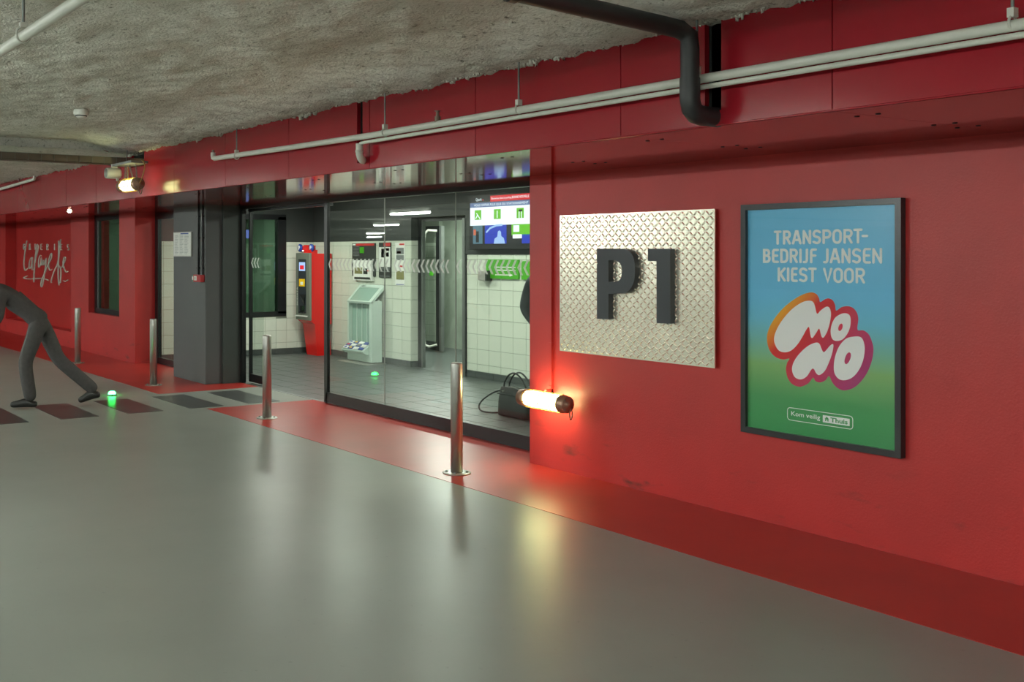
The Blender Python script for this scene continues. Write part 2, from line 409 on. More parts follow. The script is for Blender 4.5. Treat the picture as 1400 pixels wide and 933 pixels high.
# ---- ceiling: sprayed insulation, lumpy, with a torn lower edge at the fascia
def nz(x, y, s, o=3): return noise.fractal(Vector((x*s, y*s, 3.7)), 1.0, 2.0, o)
def ceil_z(x, y):
    base = 2.83 if x > -11.2 else 2.745
    t = max(0.0, min(1.0, (y - 3.25) / 0.75)); t = t*t*(3-2*t)
    edge = 2.735
    z = base + (edge - base) * t
    return z + 0.022*nz(x, y, 1.3) + 0.012*nz(x, y, 6.0) + (0.009 + 0.012*t)*nz(x, y, 19.0, 2)
def grid(mb, xs, ys, fz):
    o = [(x, y, fz(x, y)) for y in ys for x in xs]; n = len(xs)
    fs = [(j*n+i, (j+1)*n+i, (j+1)*n+i+1, j*n+i+1) for j in range(len(ys)-1) for i in range(n-1)]
    mb.add(o, fs, True)
def fr(a, b, st): n = max(1, int(round((b-a)/st))); return [a + (b-a)*i/n for i in range(n+1)]
mb = MB()
ys_f = fr(0.6, 4.10, 0.035)
grid(mb, fr(-11.2, 0.5, 0.035), ys_f, ceil_z)
grid(mb, fr(-22, -11.2, 0.09), fr(0.6, 4.10, 0.06), lambda x, y: ceil_z(min(x, -11.201), y))
# beam face between the two heights
mb.add([(-11.2, y, (ceil_z(-11.199, y) if k else ceil_z(-11.201, y)) ) for k in (0, 1) for y in ys_f],
       [(i, i+1, len(ys_f)+i+1, len(ys_f)+i) for i in range(len(ys_f)-1)], True)
ceiling = struct(mb.build('ceiling', 'sprayed_insulation', fix=False))
mb = MB()                                              # coarse rest, out of the camera's view
grid(mb, fr(FL, -22, 5), [YB, 0.6, 4.1], lambda x, y: 2.745); grid(mb, fr(-22, 0.5, 2), [YB, -10, 0.62], lambda x, y: 2.80)
grid(mb, fr(0.5, FR, 2), [YB, 0.6, 4.1], lambda x, y: 2.80)
mb.build('ceiling_rest', 'sprayed_insulation', ceiling, fix=False)
mb = MB(); rr = random.Random(3)                       # ragged tufts along the lower edge
x = -16.5
while x < 0.3:
    k = 0.55 + min(1.0, max(0, nz(x, 0, 1.7)))*0.9
    y = 4.05 - rr.random()*0.04; z = ceil_z(x, 4.05) + 0.004
    r = (0.008 + 0.014*rr.random())*k; h = (0.006 + 0.020*rr.random()**2)*k
    ph = rr.random()*6
    vs = [(x + r*(1 - 0.3*q)*math.cos(a+ph)*(0.6+0.8*rr.random()), y + r*0.8*math.sin(a+ph) - 0.006, z + 0.018 - (h+0.012 if q else 0)*(0.7+0.6*rr.random())) for q in (0, 1) for a in (0.3, 1.6, 2.9, 4.1, 5.4)]
    mb.add(vs, [(i, (i+1) % 5, 5+(i+1) % 5, 5+i) for i in range(5)] + [(5, 6, 7, 8, 9)], True)
    x += 0.003 + 0.011*rr.random()
fringe = mb.build('insulation_fringe', 'sprayed_insulation', ceiling); fringe['kind'] = 'stuff'
sbox('ceiling_slab', (FL, YB, 2.9), (FR, 6.0, 3.1), 'garage_grey')

# ---- far sides of the garage (only seen in reflections)
sbox('wall_back', (FL, YB-0.2, 0), (FR, YB, 3.0), 'garage_grey')
sbox('wall_right', (FR, YB, 0), (FR+0.2, 9, 3.0), 'garage_grey')
sbox('wall_left', (FL-0.2, YB, 0), (FL, 6, 3.0), 'garage_grey')

# ---- red wall: thickness WY .. GY
wall = sbox('wall_front', (-6.44, WY, 0), (FR, GY+0.05, SZ+0.3), 'red_wall')
wl = MB()
wl.box((-16.06, WY, 0), (-15.36, GY, SZ+0.1))                 # pier
wl.box((-17.58, WY, 0), (-16.06, GY, 0.66))                   # under the office window
wl.box((-18.56, WY, 0), (-17.58, GY, SZ+0.1))
wl.box((-23.2, WY, 0), (-18.56, GY, 0.275)); wl.box((FL, WY, 0), (-23.2, GY, SZ+0.1))
struct(wl.build('wall_front_left', 'red_wall'))
niche = sbox('wall_niche', (-23.2, 5.75, 0.27), (-18.56, GY, SZ+0.1), 'niche_red')
col_ = sbox('column', (-13.52, 5.40, 0), (-12.46, GY, SZ+0.1), 'column_grey', 0.008)
trim = sbox('trim_1', (-12.46, 5.62, 0), (-12.415, GY+0.02, SZ+0.05), 'dark_grey')

# ---- fascia: glossy red panels with joints and slots cut from the top edge
slots = [(-6.62, -6.545, 2.30), (-3.452, -3.355, 2.32), (-11.37, -10.97, 2.585)]
fb = MB(); xa = -34.0                                  # backing wall, open where the slots are
for s0, s1, zb in sorted(slots):
    fb.box((xa, FY+0.004, SZ+0.012), (s0, FY+0.02, 2.9)); fb.box((s0, FY+0.004, SZ+0.012), (s1, FY+0.02, zb)); xa = s1
fb.box((xa, FY+0.004, SZ+0.012), (FR, FY+0.02, 2.9))
fas = struct(fb.build('wall_fascia', 'dark_grey'))
def panel(x0, x1):
    g = 0.003; a, b = x0+g, x1-g; zt = 2.88
    pts = [(a, SZ), (b, SZ)]
    top = []
    cur = b
    for s0, s1, zb in sorted(slots, reverse=True):
        if s1 <= a or s0 >= b: continue
        s0c, s1c = max(s0, a), min(s1, b)
        if s1c < cur - 1e-4: top += [(cur, zt), (s1c, zt)]
        top += [(s1c, zb), (s0c, zb)]; cur = s0c
    if cur > a + 1e-4: top += [(cur, zt), (a, zt)]
    pts += top
    out = []
    for p in pts:
        if not out or (abs(p[0]-out[-1][0]) + abs(p[1]-out[-1][1])) > 1e-5: out.append(p)
    MB().prism([(p[0], FY-0.03, p[1]) for p in out], (0, 0.03, 0)).build('fascia_panel', 'red_panel', fas)
xs = [-33.4 + 1.225*i for i in range(0, 35)]
xs = [x + (-12.575 - xs[17]) for x in xs]
for a, b in zip(xs[:-1], xs[1:]):
    panel(a, b)
MB().tube([(-33.5, FY-0.028, SZ+0.002), (FR, FY-0.028, SZ+0.002)], 0.005, 10).build('edge_trim', 'red_panel', fas)
# ---- soffit panels, polished
sof = sbox('soffit', (-34, FY+0.02, SZ+0.012), (FR, GY+0.06, SZ+0.05), 'dark_grey')
for a, b in zip(xs[:-1], xs[1:]):
    for y0, y1 in ((FY-0.03, 4.98), (4.98, GY+0.05)):
        pbox('soffit_panel', (a+0.0015, y0+0.0015, SZ), (b-0.0015, y1-0.0015, SZ+0.014), 'red_soffit', sof)
mb = MB()
for a in xs[12:]:
    for y in (4.3, 4.9, 5.1):
        for d in (-0.05, 0.05): mb.lathe([(0.011, 0), (0.011, 0.003)], (a+d, y, SZ-0.0025), n=8)
mb.build('screw_heads', 'void_black', sof)['kind'] = 'stuff'

# ---- lobby shell
LX = -15.6; BY = 8.7; LC = 2.55
lobby_floor = sbox('floor_lobby', (LX-0.05, GY, -0.2), (-6.3, 11.2, -0.006), 'floor_grout')
sbox('ceiling_lobby', (LX-0.1, GY+0.06, LC), (-6.3, 11.2, LC+0.1), 'lobby_ceiling')
sbox('wall_lobby_right', (-6.44, GY, 0), (-6.3, 9, LC), 'grout')
wall_b = struct(MB().box((LX, BY, 0), (-12.73, BY+0.12, LC)).box((-11.42, BY, 0), (-6.4, BY+0.14, LC)).box((-12.73, BY, 2.16), (-11.42, BY+0.14, LC)).build('wall_lobby_back', 'grout'))
W0, W1, WZ0, WZ1 = 7.22, 8.13, 0.66, 2.235              # office window in the left lobby wall
wall_l = struct(MB().box((LX-0.12, GY-0.1, 0), (LX, W0, LC)).box((LX-0.12, W1, 0), (LX, BY+0.14, LC)).box((LX-0.12, W0, 0), (LX, W1, WZ0)).box((LX-0.12, W0, WZ1), (LX, W1, LC)).build('wall_lobby_left', 'grout'))
# tile pieces: shared mesh per size, one object each
TILE = {}
def tile(par, name, mat, axis, u0, u1, z0, z1, face, th=0.006, gap=0.0022):
    """axis 'x': wall runs along x and faces -y at y=face; 'y': runs along y, faces +x at x=face; 'f': floor u=x, z=y"""
    w_, h_ = u1-u0-2*gap, z1-z0-2*gap
    if w_ < 0.012 or h_ < 0.012: return
    key = (name, mat, axis, round(w_, 3), round(h_, 3))
    if key not in TILE:
        a, b = w_/2, h_/2; c = min(0.0015, a*0.3, b*0.3); t = th
        loc = [(-a,-b,0),(a,-b,0),(a,b,0),(-a,b,0),(-a,-b,t-c),(a,-b,t-c),(a,b,t-c),(-a,b,t-c),(-a+c,-b+c,t),(a-c,-b+c,t),(a-c,b-c,t),(-a+c,b-c,t)]
        mp = {'x': lambda p: (p[0], -p[2], p[1]), 'y': lambda p: (p[2], p[0], p[1]), 'f': lambda p: (p[0], p[1], p[2])}[axis]
        me = bpy.data.meshes.new(name)
        fs = [(0,1,5,4),(1,2,6,5),(2,3,7,6),(3,0,4,7),(4,5,9,8),(5,6,10,9),(6,7,11,10),(7,4,8,11),(8,9,10,11)]
        if axis == 'y': fs = [f for f in fs]
        me.from_pydata([mp(p) for p in loc], [], fs)
        bm = bmesh.new(); bm.from_mesh(me); bmesh.ops.recalc_face_normals(bm, faces=bm.faces[:])
        f = max(bm.faces, key=lambda q: q.calc_area()); nn = {'x': Vector((0,-1,0)), 'y': Vector((1,0,0)), 'f': Vector((0,0,1))}[axis]
        if f.normal.dot(nn) < 0: bmesh.ops.reverse_faces(bm, faces=bm.faces[:])
        bm.to_mesh(me); bm.free(); me.materials.append(MATS[mat]); TILE[key] = me
    o = bpy.data.objects.new(name, TILE[key]); COL.objects.link(o); o.parent = par
    uc, zc = (u0+u1)/2, (z0+z1)/2
    jt = (random.random()-0.5)*0.0008
    o.location = {'x': (uc, face+jt, zc), 'y': (face+jt, uc, zc), 'f': (uc, zc, face+jt)}[axis]
ROWS = [0.09, 0.185] + [0.185 + 0.197*k for k in range(1, 9)]
ROWS[-1] = min(ROWS[-1], 1.83); ROWS = [z for z in ROWS if z <= 1.83]
def rows(top):
    r = [z for z in ROWS if z < top - 0.02] + [top]
    return list(zip(r[:-1], r[1:]))
def cols(a, b, st, ph):
    k = math.ceil((a - ph)/st); xs_ = [a]; x_ = ph + k*st
    while x_ < b - 0.02:
        if x_ > a + 0.02: xs_.append(x_)
        x_ += st
    xs_.append(b); return list(zip(xs_[:-1], xs_[1:]))
for a, b in cols(LX, -12.73, 0.246, -12.96):
    for z0, z1 in rows(1.83): tile(wall_b, 'wall_tile', 'tile_white', 'x', a, b, z0, z1, BY)
for a, b in cols(-11.42, -8.3, 0.246, -11.18):
    for z0, z1 in rows(1.63): tile(wall_b, 'wall_tile', 'tile_white', 'x', a, b, z0, z1, BY)
for a, b in ((8.7, 8.82),):
    for z0, z1 in rows(1.83): tile(wall_b, 'wall_tile', 'tile_white', 'y', a, b, z0, z1, -12.73)
    tile(wall_b, 'skirting_tile', 'tile_dark', 'y', a, b, 0.0, 0.088, -12.73, 0.009)
for a, b in cols(LX, -12.73, 0.36, -12.82): tile(wall_b, 'skirting_tile', 'tile_dark', 'x', a, b, 0.0, 0.088, BY, 0.009)
for a, b in cols(-11.42, -8.0, 0.36, -11.2): tile(wall_b, 'skirting_tile', 'tile_dark', 'x', a, b, 0.0, 0.088, BY, 0.009)
for a, b in cols(GY, BY, 0.193, 7.03):
    for z0, z1 in rows(1.83):
        if b > W0 - 0.04 and a < W1 + 0.04 and z1 > WZ0 - 0.04:
            if a >= W0 - 0.05 and b <= W1 + 0.05: 
                if z0 < WZ0 - 0.07: tile(wall_l, 'wall_tile', 'tile_white', 'y', a, b, z0, WZ0 - 0.05, LX)
                continue
            if a < W0 - 0.07: tile(wall_l, 'wall_tile', 'tile_white', 'y', a, min(b, W0 - 0.045), z0, z1, LX)
            elif b > W1 + 0.07: tile(wall_l, 'wall_tile', 'tile_white', 'y', max(a, W1 + 0.045), b, z0, z1, LX)
            continue
        tile(wall_l, 'wall_tile', 'tile_white', 'y', a, b, z0, z1, LX)
for a, b in cols(GY, BY, 0.30, 7.1): tile(wall_l, 'skirting_tile', 'tile_dark', 'y', a, b, 0.0, 0.088, LX, 0.009)
for a, b in cols(LX, -6.44, 0.392, -7.835):
    for c, d in cols(GY+0.02, BY, 0.278, 6.69): tile(lobby_floor, 'floor_tile', 'floor_tile', 'f', a, b, c, d, -0.006, 0.0055, 0.0045)
# dark painted wall above the tiles
pbox('upper_wall', (LX, BY-0.005, 1.83), (-12.725, BY+0.125, LC), 'lobby_upper', wall_b)
pbox('upper_wall', (-11.42, BY-0.02, 1.63), (-6.45, BY+0.01, LC), 'lobby_upper', wall_b)
pbox('upper_wall', (-12.725, BY-0.005, 2.16), (-11.42, BY+0.01, LC), 'lobby_upper', wall_b)
up = MB().box((LX-0.01, GY, 1.83), (LX+0.005, W0-0.03, LC)).box((LX-0.01, W1+0.03, 1.83), (LX+0.005, BY, LC)).box((LX-0.01, W0-0.03, WZ1+0.03), (LX+0.005, W1+0.03, LC))
up.build('upper_wall', 'lobby_upper', wall_l)

# corridor behind the lobby
sbox('floor_corridor', (-18, BY+0.01, -0.1), (-11.2, 11.2, 0.0), 'floor_tile')
sbox('wall_corridor_back', (-18, 11.05, 0), (-11.2, 11.2, LC), 'concrete')
wc = sbox('wall_corridor_left', (-15.22, 10.98, 0), (-15.2, 11.05, LC), 'concrete')
wt = sbox('wall_corridor_tiled', (-17.5, 11.0, 0), (-15.22, 11.05, LC), 'grout')
for a, b in cols(-16.4, -15.22, 0.246, -15.3):
    for z0, z1 in rows(1.83): tile(wt, 'wall_tile', 'tile_white', 'x', a, b, z0, z1, 11.0)
    tile(wt, 'skirting_tile', 'tile_dark', 'x', a, b, 0.0, 0.088, 11.0, 0.009)
sbox('wall_corridor_right', (-11.25, BY+0.14, 0), (-11.2, 11.1, LC), 'concrete')
sbox('wall_corridor_end', (-18.1, BY+0.14, 0), (-18, 11.2, LC), 'concrete')
sbox('ceiling_corridor', (-18, BY+0.14, LC), (-15.65, 11.2, LC+0.1), 'lobby_ceiling')
# office behind the left windows
sbox('floor_office', (-18.4, GY, -0.1), (LX-0.12, 8.75, 0.0), 'floor_tile')
sbox('ceiling_office', (-18.4, GY, 2.5), (LX-0.12, 8.75, 2.6), 'lobby_upper')
sbox('wall_office_back', (-18.4, 8.7, 0), (LX-0.12, 8.8, 2.5), 'desk')
sbox('wall_office_left', (-18.5, GY-0.1, 0), (-18.4, 8.8, 2.5), 'desk')

# ---- shop-front glazing
win = sbox('window_1', (-10.285, GY-0.015, 0.0), (-10.215, GY+0.02, SZ), 'black_frame')
pbox('bottom_rail', (-10.25, GY-0.015, 0.0), (-6.40, GY+0.02, 0.118), 'black_frame', win)
pbox('top_rail', (-12.415, GY-0.03, SZ-0.045), (-6.40, GY+0.04, SZ), 'black_frame', win)
pbox('door_jamb', (-12.43, GY-0.025, 0.0), (-12.36, GY+0.03, SZ-0.04), 'black_frame', win)
pbox('threshold', (-12.34, GY-0.02, -0.004), (-10.33, GY+0.02, 0.004), 'galv', win)
def chevrons(x0, x1, par, y=None):
    mb = MB(); y = GY - 0.006 if y is None else y; z0, z1 = 1.462, 1.588; zm = (z0+z1)/2; st = 0.0785; k = 0
    x = x0
    while x < x1 - 0.09:
        k = int(round((x + 10.2)/st))
        if k % 16 != 15:
            t = 0.030; d = 0.045
            pts = [(x+d, z1), (x, zm), (x+d, z0), (x+d+t, z0), (x+t, zm), (x+d+t, z1)]
            mb.prism([(p[0], y, p[1]) for p in pts], (0, -0.0008, 0))
        x += st
    return mb.build('chevron_band', 'frost', par)
for a, b in ((-10.215, -9.08), (-9.074, -7.882), (-7.876, -6.42)):
    g = pbox('glass_pane', (a, GY-0.005, 0.11), (b, GY+0.005, SZ-0.04), 'glass', win)
    chevrons(a+0.01, b, g)
for x in (-9.077, -7.879): pbox('silicone_joint', (x-0.004, GY-0.005, 0.115), (x+0.004, GY+0.005, SZ-0.045), 'grey_plastic', win)
dr = struct(MB().box((-12.33, GY+0.055, 0.02), (-12.30, GY+0.095, SZ-0.05)).box((-12.33, GY+0.055, 0.02), (-11.95, GY+0.095, 0.12)).build('door_1', 'black_frame'))
gp = pbox('glass_pane', (-12.30, GY+0.07, 0.1), (-11.95, GY+0.08, SZ-0.05), 'glass', dr)
chevrons(-12.29, -11.97, gp, GY+0.068)
pbox('door_track', (-12.33, GY+0.045, SZ-0.075), (-10.3, GY+0.11, SZ-0.02), 'black_frame', dr)
# glazing between pier and column
win2 = struct(MB().box((-15.36, GY-0.04, 0), (-15.24, GY+0.02, SZ)).box((-15.24, GY-0.04, 0), (-13.5, GY+0.02, 0.09)).box((-15.24, GY-0.04, SZ-0.1), (-13.5, GY+0.02, SZ)).build('window_2', 'black_frame'))
pbox('glass_pane', (-15.24, GY-0.015, 0.085), (-13.5, GY-0.005, SZ-0.09), 'glass', win2)
# office window in the red wall
win3 = struct(MB().box((-17.58, 5.63, 0.66), (-16.05, 5.70, 0.74)).box((-17.58, 5.63, 0.74), (-17.48, 5.70, SZ)).box((-16.14, 5.63, 0.74), (-16.05, 5.70, SZ)).box((-17.48, 5.63, SZ-0.07), (-16.14, 5.70, SZ)).build('window_3', 'black_frame'))
f3 = pbox('casement', (-17.48, 5.64, 0.74), (-17.40, 5.69, SZ-0.07), 'dark_grey', win3)
pbox('glass_pane', (-17.40, 5.66, 0.74), (-16.14, 5.67, SZ-0.07), 'glass_office', win3)
# office window in the lobby wall
fw = 0.065
win4 = struct(MB().box((LX-0.1, W0-0.04, WZ0-0.04), (LX+0.02, W1+0.04, WZ0+fw-0.03)).box((LX-0.1, W0-0.04, WZ1-fw+0.02), (LX+0.02, W1+0.04, WZ1+0.04))
              .box((LX-0.1, W0-0.04, WZ0), (LX+0.02, W0+fw-0.03, WZ1)).box((LX-0.1, W1-fw-0.04, WZ0), (LX+0.02, W1+0.04, WZ1)).build('window_4', 'black_frame'))
pbox('glass_pane', (LX-0.04, W0, WZ0), (LX-0.03, W1-0.05, WZ1), 'glass_office', win4)
# corridor door: jambs, and an inner glass door leaf
d2 = struct(MB().box((-12.78, BY+0.12, 0), (-12.63, BY+0.18, 2.16)).box((-11.43, BY-0.012, 0), (-11.40, BY+0.15, 2.16)).box((-12.78, BY+0.12, 2.1), (-11.40, BY+0.18, 2.18)).build('door_2', 'black_frame'))
pbox('jamb_edge', (-12.63, BY+0.11, 0), (-12.60, BY+0.16, 2.12), 'galv', d2)
pbox('jamb_edge', (-11.475, BY-0.03, 0), (-11.42, BY+0.04, 2.12), 'galv', d2)
d3 = struct(MB().box((-15.4, 10.43, 0.02), (-15.3, 10.47, 2.1)).box((-14.53, 10.43, 0.02), (-14.42, 10.47, 2.1)).box((-15.3, 10.43, 0.02), (-14.53, 10.47, 0.12)).box((-15.3, 10.43, 2.0), (-14.53, 10.47, 2.1)).build('door_3', 'black_frame'))
pbox('glass_pane', (-15.3, 10.445, 0.1), (-14.53, 10.455, 2.02), 'glass', d3)
pbox('door_edge', (-14.42, 10.42, 0.02), (-14.36, 10.48, 2.1), 'galv', d3)
hp = [(-14.5, 10.43, 0.12), (-14.62, 10.36, 0.08), (-14.72, 10.34, 0.1), (-14.74, 10.34, 0.2), (-14.74, 10.34, 1.85), (-14.72, 10.34, 1.98), (-14.64, 10.35, 2.03), (-14.5, 10.43, 2.02)]
MB().tube(hp, 0.021, 10).build('pull_handle', 'white_pipe', d3)
pbox('exit_button', (-14.70, 10.42, 1.27), (-14.62, 10.44, 1.34), 'sign_green', d3)

# ================================================================ OBJECTS
# ---- P1 sign: tread-plate panel with black solid letters
sx0, sx1, sz0, sz1 = -6.057, -4.604, 0.913, 1.932; py = WY - 0.035
sign = thing('floor_level_sign', 'silver tread plate sign with black raised P1 on red wall', 'sign', (sx0, WY, sz0))
pbox('plate', (sx0, py, sz0), (sx1, py+0.012, sz1), 'tread_plate', sign)
for x in (sx0+0.12, sx1-0.12):
    for z in (sz0+0.12, sz1-0.12): MB().lathe([(0.02, 0), (0.02, 0.03)], (x, py+0.008, z), 'y', 10).build('standoff', 'galv', sign)
lug = MB(); p = 0.0335; j = 0; z = sz0 + p*0.7
while z < sz1 - p*0.5:
    x = sx0 + p*0.7; i = 0
    while x < sx1 - p*0.5:
        an = PI/4 if (i + j) % 2 else -PI/4
        c, s_ = math.cos(an), math.sin(an); a, b = 0.0215, 0.0062
        def q(u, v, h): return (x + u*c - v*s_, py - h, z + u*s_ + v*c)
        lug.add([q(-a,0,0), q(-a*.5,-b,0), q(a*.5,-b,0), q(a,0,0), q(a*.5,b,0), q(-a*.5,b,0), q(-a*.6,0,0.0066), q(a*.6,0,0.0066)],
                [(0,1,6),(1,2,7,6),(2,3,7),(3,4,7),(4,5,6,7),(5,0,6)], True)
        x += p; i += 1
    z += p; j += 1
lo = lug.build('tread_lugs', 'tread_plate', sign); lo['kind'] = 'stuff'
FYL = py - 0.045
def s3(cx, cy): return PY(780 + cx/6.6625, 320 + cy/6.6625, FYL)
bowl = [(480, 136)] + [tuple(v) for v in catmull([(480,136,0),(545,165,0),(578,235,0),(587,335,0),(578,430,0),(545,500,0),(500,535,0),(465,543,0)], 4, False)][1:]
bowl = [(a[0], a[1]) for a in bowl]
outP = [(240, 136)] + bowl + [(345, 545), (345, 778), (240, 774)]
inn = [(v.x, v.y) for v in catmull([(405,241,0),(445,262,0),(464,300,0),(468,345,0),(460,395,0),(440,425,0),(400,437,0)], 4, False)]
hole = [(345, 241)] + inn + [(345, 437)]
MB().prism([s3(*q) for q in outP], (0, 0.045, 0), [[s3(*q) for q in hole]]).build('letter_P', 'letter_black', sign)
MB().prism([s3(*q) for q in [(705,136),(908,136),(908,818),(783,814),(783,248),(705,246)]], (0, 0.045, 0)).build('digit_1', 'letter_black', sign)

# ---- framed poster
X0, X1, Z0, Z1 = -4.395, -3.345, 0.538, 1.949
pf = thing('framed_poster', 'blue and green poster in a dark frame hanging on red wall', 'poster', (X0, WY, Z0))
fwx, fd = 0.035, 0.045
fr_ = MB().box((X0, WY-fd, Z0), (X0+fwx, WY, Z1)).box((X1-fwx, WY-fd, Z0), (X1, WY, Z1)).box((X0+fwx, WY-fd, Z0), (X1-fwx, WY, Z0+fwx)).box((X0+fwx, WY-fd, Z1-fwx), (X1-fwx, WY, Z1))
fr_.build('frame', 'poster_frame', pf)
H_ = Z1 - Z0
ramp_mat('poster_bg', (0, 0, 1), [(0.04, rgb(62,158,92)), (0.17*H_, rgb(72,164,94)), (0.31*H_, rgb(138,190,116)), (0.50*H_, rgb(116,202,232)), (0.60*H_, rgb(114,202,245)), (H_, rgb(114,202,245))], 0.3)
YP = WY - 0.02
pbox('print', (X0+fwx-0.005, YP, Z0+fwx-0.005), (X1-fwx+0.005, YP+0.01, Z1-fwx+0.005), 'poster_bg', pf)
# stroke alphabet, unit box, y up
def arc(cx, cy, rx, ry, a0, a1, n=10): return [(cx + rx*math.cos(math.radians(a0+(a1-a0)*i/n)), cy + ry*math.sin(math.radians(a0+(a1-a0)*i/n))) for i in range(n+1)]
SO = arc(0.5, 0.7, 0.5, 0.3, 90, 0, 6) + arc(0.5, 0.3, 0.5, 0.3, 0, -90, 6) + arc(0.5, 0.3, 0.5, 0.3, -90, -180, 6) + arc(0.5, 0.7, 0.5, 0.3, 180, 90, 6)
SS = [(1, 0.88)] + arc(0.5, 0.75, 0.5, 0.25, 60, 180, 7) + arc(0.5, 0.75, 0.5, 0.25, 180, 235, 3) + [(0.5, 0.5)] + arc(0.5, 0.25, 0.5, 0.25, 55, -90, 8) + arc(0.5, 0.25, 0.5, 0.25, -90, -135, 3) + [(0, 0.09)]
GL = {
 'T': [[(0,1),(1,1)], [(0.5,1),(0.5,0)]],
 'R': [[(0,0),(0,1),(0.5,1)] + arc(0.55,0.74,0.45,0.26,80,-90,8) + [(0,0.48)], [(0.5,0.48),(1,0)]],
 'P': [[(0,0),(0,1),(0.5,1)] + arc(0.55,0.72,0.45,0.28,80,-90,8) + [(0,0.44)]],
 'B': [[(0,0.52),(0.5,0.52)] + arc(0.5,0.26,0.5,0.26,80,-90,8) + [(0,0),(0,1),(0.45,1)] + arc(0.5,0.76,0.4,0.24,80,-90,8)],
 'A': [[(0,0),(0.42,1),(0.58,1),(1,0)], [(0.18,0.28),(0.82,0.28)]],
 'N': [[(0,0),(0,1)], [(0,1),(1,0)], [(1,0),(1,1)]],
 'S': [SS], 'O': [SO],
 'E': [[(1,1),(0.3,1)] + arc(0.3,0.8,0.3,0.2,95,180,5) + arc(0.3,0.2,0.3,0.2,180,265,5) + [(0.3,0),(1,0)], [(0,0.52),(0.85,0.52)]],
 'F': [[(1,1),(0.3,1)] + arc(0.3,0.8,0.3,0.2,95,180,5) + [(0,0)], [(0,0.52),(0.9,0.52)]],
 'D': [[(0,0),(0,1),(0.4,1)] + arc(0.45,0.7,0.55,0.3,80,0,5) + arc(0.45,0.3,0.55,0.3,0,-85,5) + [(0,0)]],
 'I': [[(0.5,0),(0.5,1)]],
 'J': [[(1,1),(1,0.25)] + arc(0.5,0.25,0.5,0.25,-10,-90,6) + [(0,0.0)]],
 'K': [[(0,0),(0,1)], [(1,1),(0.05,0.48)], [(0.25,0.58),(1,0)]],
 'V': [[(0,1),(0.5,0),(1,1)]],
 '-': [[(0,0.5),(1,0.5)]],
 'G': [[(1,0.85)] + arc(0.5,0.7,0.5,0.3,60,180,6) + arc(0.5,0.3,0.5,0.3,180,360,8) + [(1,0.5),(0.6,0.5)]],
 'L': [[(0,1),(0,0),(1,0)]],
}
PT = MB()
def line_letters(spec, top, bot, sw=3.3):
    for ch, a, b in spec:
        xa, xb = 1030 + a/7.3684 + sw/2, 1030 + b/7.3684 - sw/2
        if ch == 'I': xa = xb = (xa + xb)/2
        tf = lambda x: 300 + (top[0][1] + (x*7.3684 - 1030*7.3684 - top[0][0])*(top[1][1]-top[0][1])/(top[1][0]-top[0][0]))/7.3684 + sw/2
        bf = lambda x: 300 + (bot[0][1] + (x*7.3684 - 1030*7.3684 - bot[0][0])*(bot[1][1]-bot[0][1])/(bot[1][0]-bot[0][0]))/7.3684 - sw/2
        for st in GL[ch]:
            path = []
            for u, v in st:
                x = xa + (xb-xa)*u; path.append((x, bf(x) + (tf(x)-bf(x))*v))
            stroke_mesh(PT, path, sw, lambda x, y: PY(x, y, YP-0.0012), (0, 0.0015, 0))
line_letters([('T',205,283),('R',297,378),('A',388,486),('N',496,582),('S',595,682),('P',696,785),('O',797,890),('R',908,1000),('T',1007,1100),('-',1090,1157)], ((205,115),(1100,92)), ((240,257),(1060,245)))
line_letters([('B',97,175),('E',187,258),('D',270,352),('R',366,448),('I',465,485),('J',497,552),('F',570,640),('J',702,758),('A',770,876),('N',887,978),('S',995,1085),('E',1103,1185),('N',1198,1297)], ((97,298),(1297,287)), ((97,440),(1297,448)))
line_letters([('K',245,328),('I',340,360),('E',378,448),('S',460,545),('T',553,638),('V',702,797),('O',806,903),('O',915,1013),('R',1030,1125)], ((245,483),(1125,491)), ((245,628),(1125,649)))
PT.build('headline', 'white_print', pf)
# bubble logo
def lg(cx, cy, Y): return PY(1020 + cx/5.49, 380 + cy/5.49, Y)
def blob(pts, Y, k=5): return [lg(v.x, v.y, Y) for v in catmull([(a, b, 0) for a, b in pts], k)]
def lt(cx, cy): v = lg(cx, cy, YP); return (v.x - X0) - (v.z - Z0)
ramp_mat('logo_grad', (1, 0, -1), [(lt(200,330), rgb(247,168,0)), (lt(262,375), rgb(240,125,5)), (lt(373,374), rgb(226,4,20)), (lt(430,480), rgb(220,10,36)), (lt(640,640), rgb(205,35,95)), (lt(860,760), rgb(178,18,115))], 0.35)
outer = [(470,112),(500,110),(530,125),(548,155),(556,183),(590,163),(620,155),(650,170),(668,205),(676,247),(715,222),(760,213),(800,225),(830,260),(842,310),(836,390),(880,395),(920,425),(945,480),(956,540),(945,620),(915,700),(870,770),(810,825),(740,846),(690,830),(650,790),(623,738),(595,770),(555,786),(520,775),(503,750),(470,790),(430,812),(395,818),(345,797),(312,750),(300,690),(308,640),(325,607),(280,614),(230,600),(190,565),(165,515),(157,455),(165,400),(195,335),(245,265),(310,200),(380,150),(430,124)]
MB().prism(blob(outer, YP-0.0006, 4), (0, 0.001, 0)).build('logo_outline', 'logo_grad', pf)
M_ = [(480,172),(505,185),(517,215),(533,270),(560,245),(600,218),(625,225),(637,265),(630,330),(610,400),(585,445),(570,447),(560,420),(548,382),(525,415),(500,450),(487,445),(480,410),(472,370),(455,385),(430,430),(390,495),(340,545),(290,560),(245,545),(217,500),(210,455),(225,400),(260,335),(315,265),(370,215),(430,180)]
N_ = [(535,487),(553,500),(567,535),(582,558),(600,545),(630,510),(650,498),(655,515),(645,570),(620,640),(590,700),(550,731),(525,715),(512,690),(500,682),(485,695),(460,735),(430,758),(400,763),(365,745),(347,705),(348,660),(370,610),(410,560),(460,515),(505,492)]
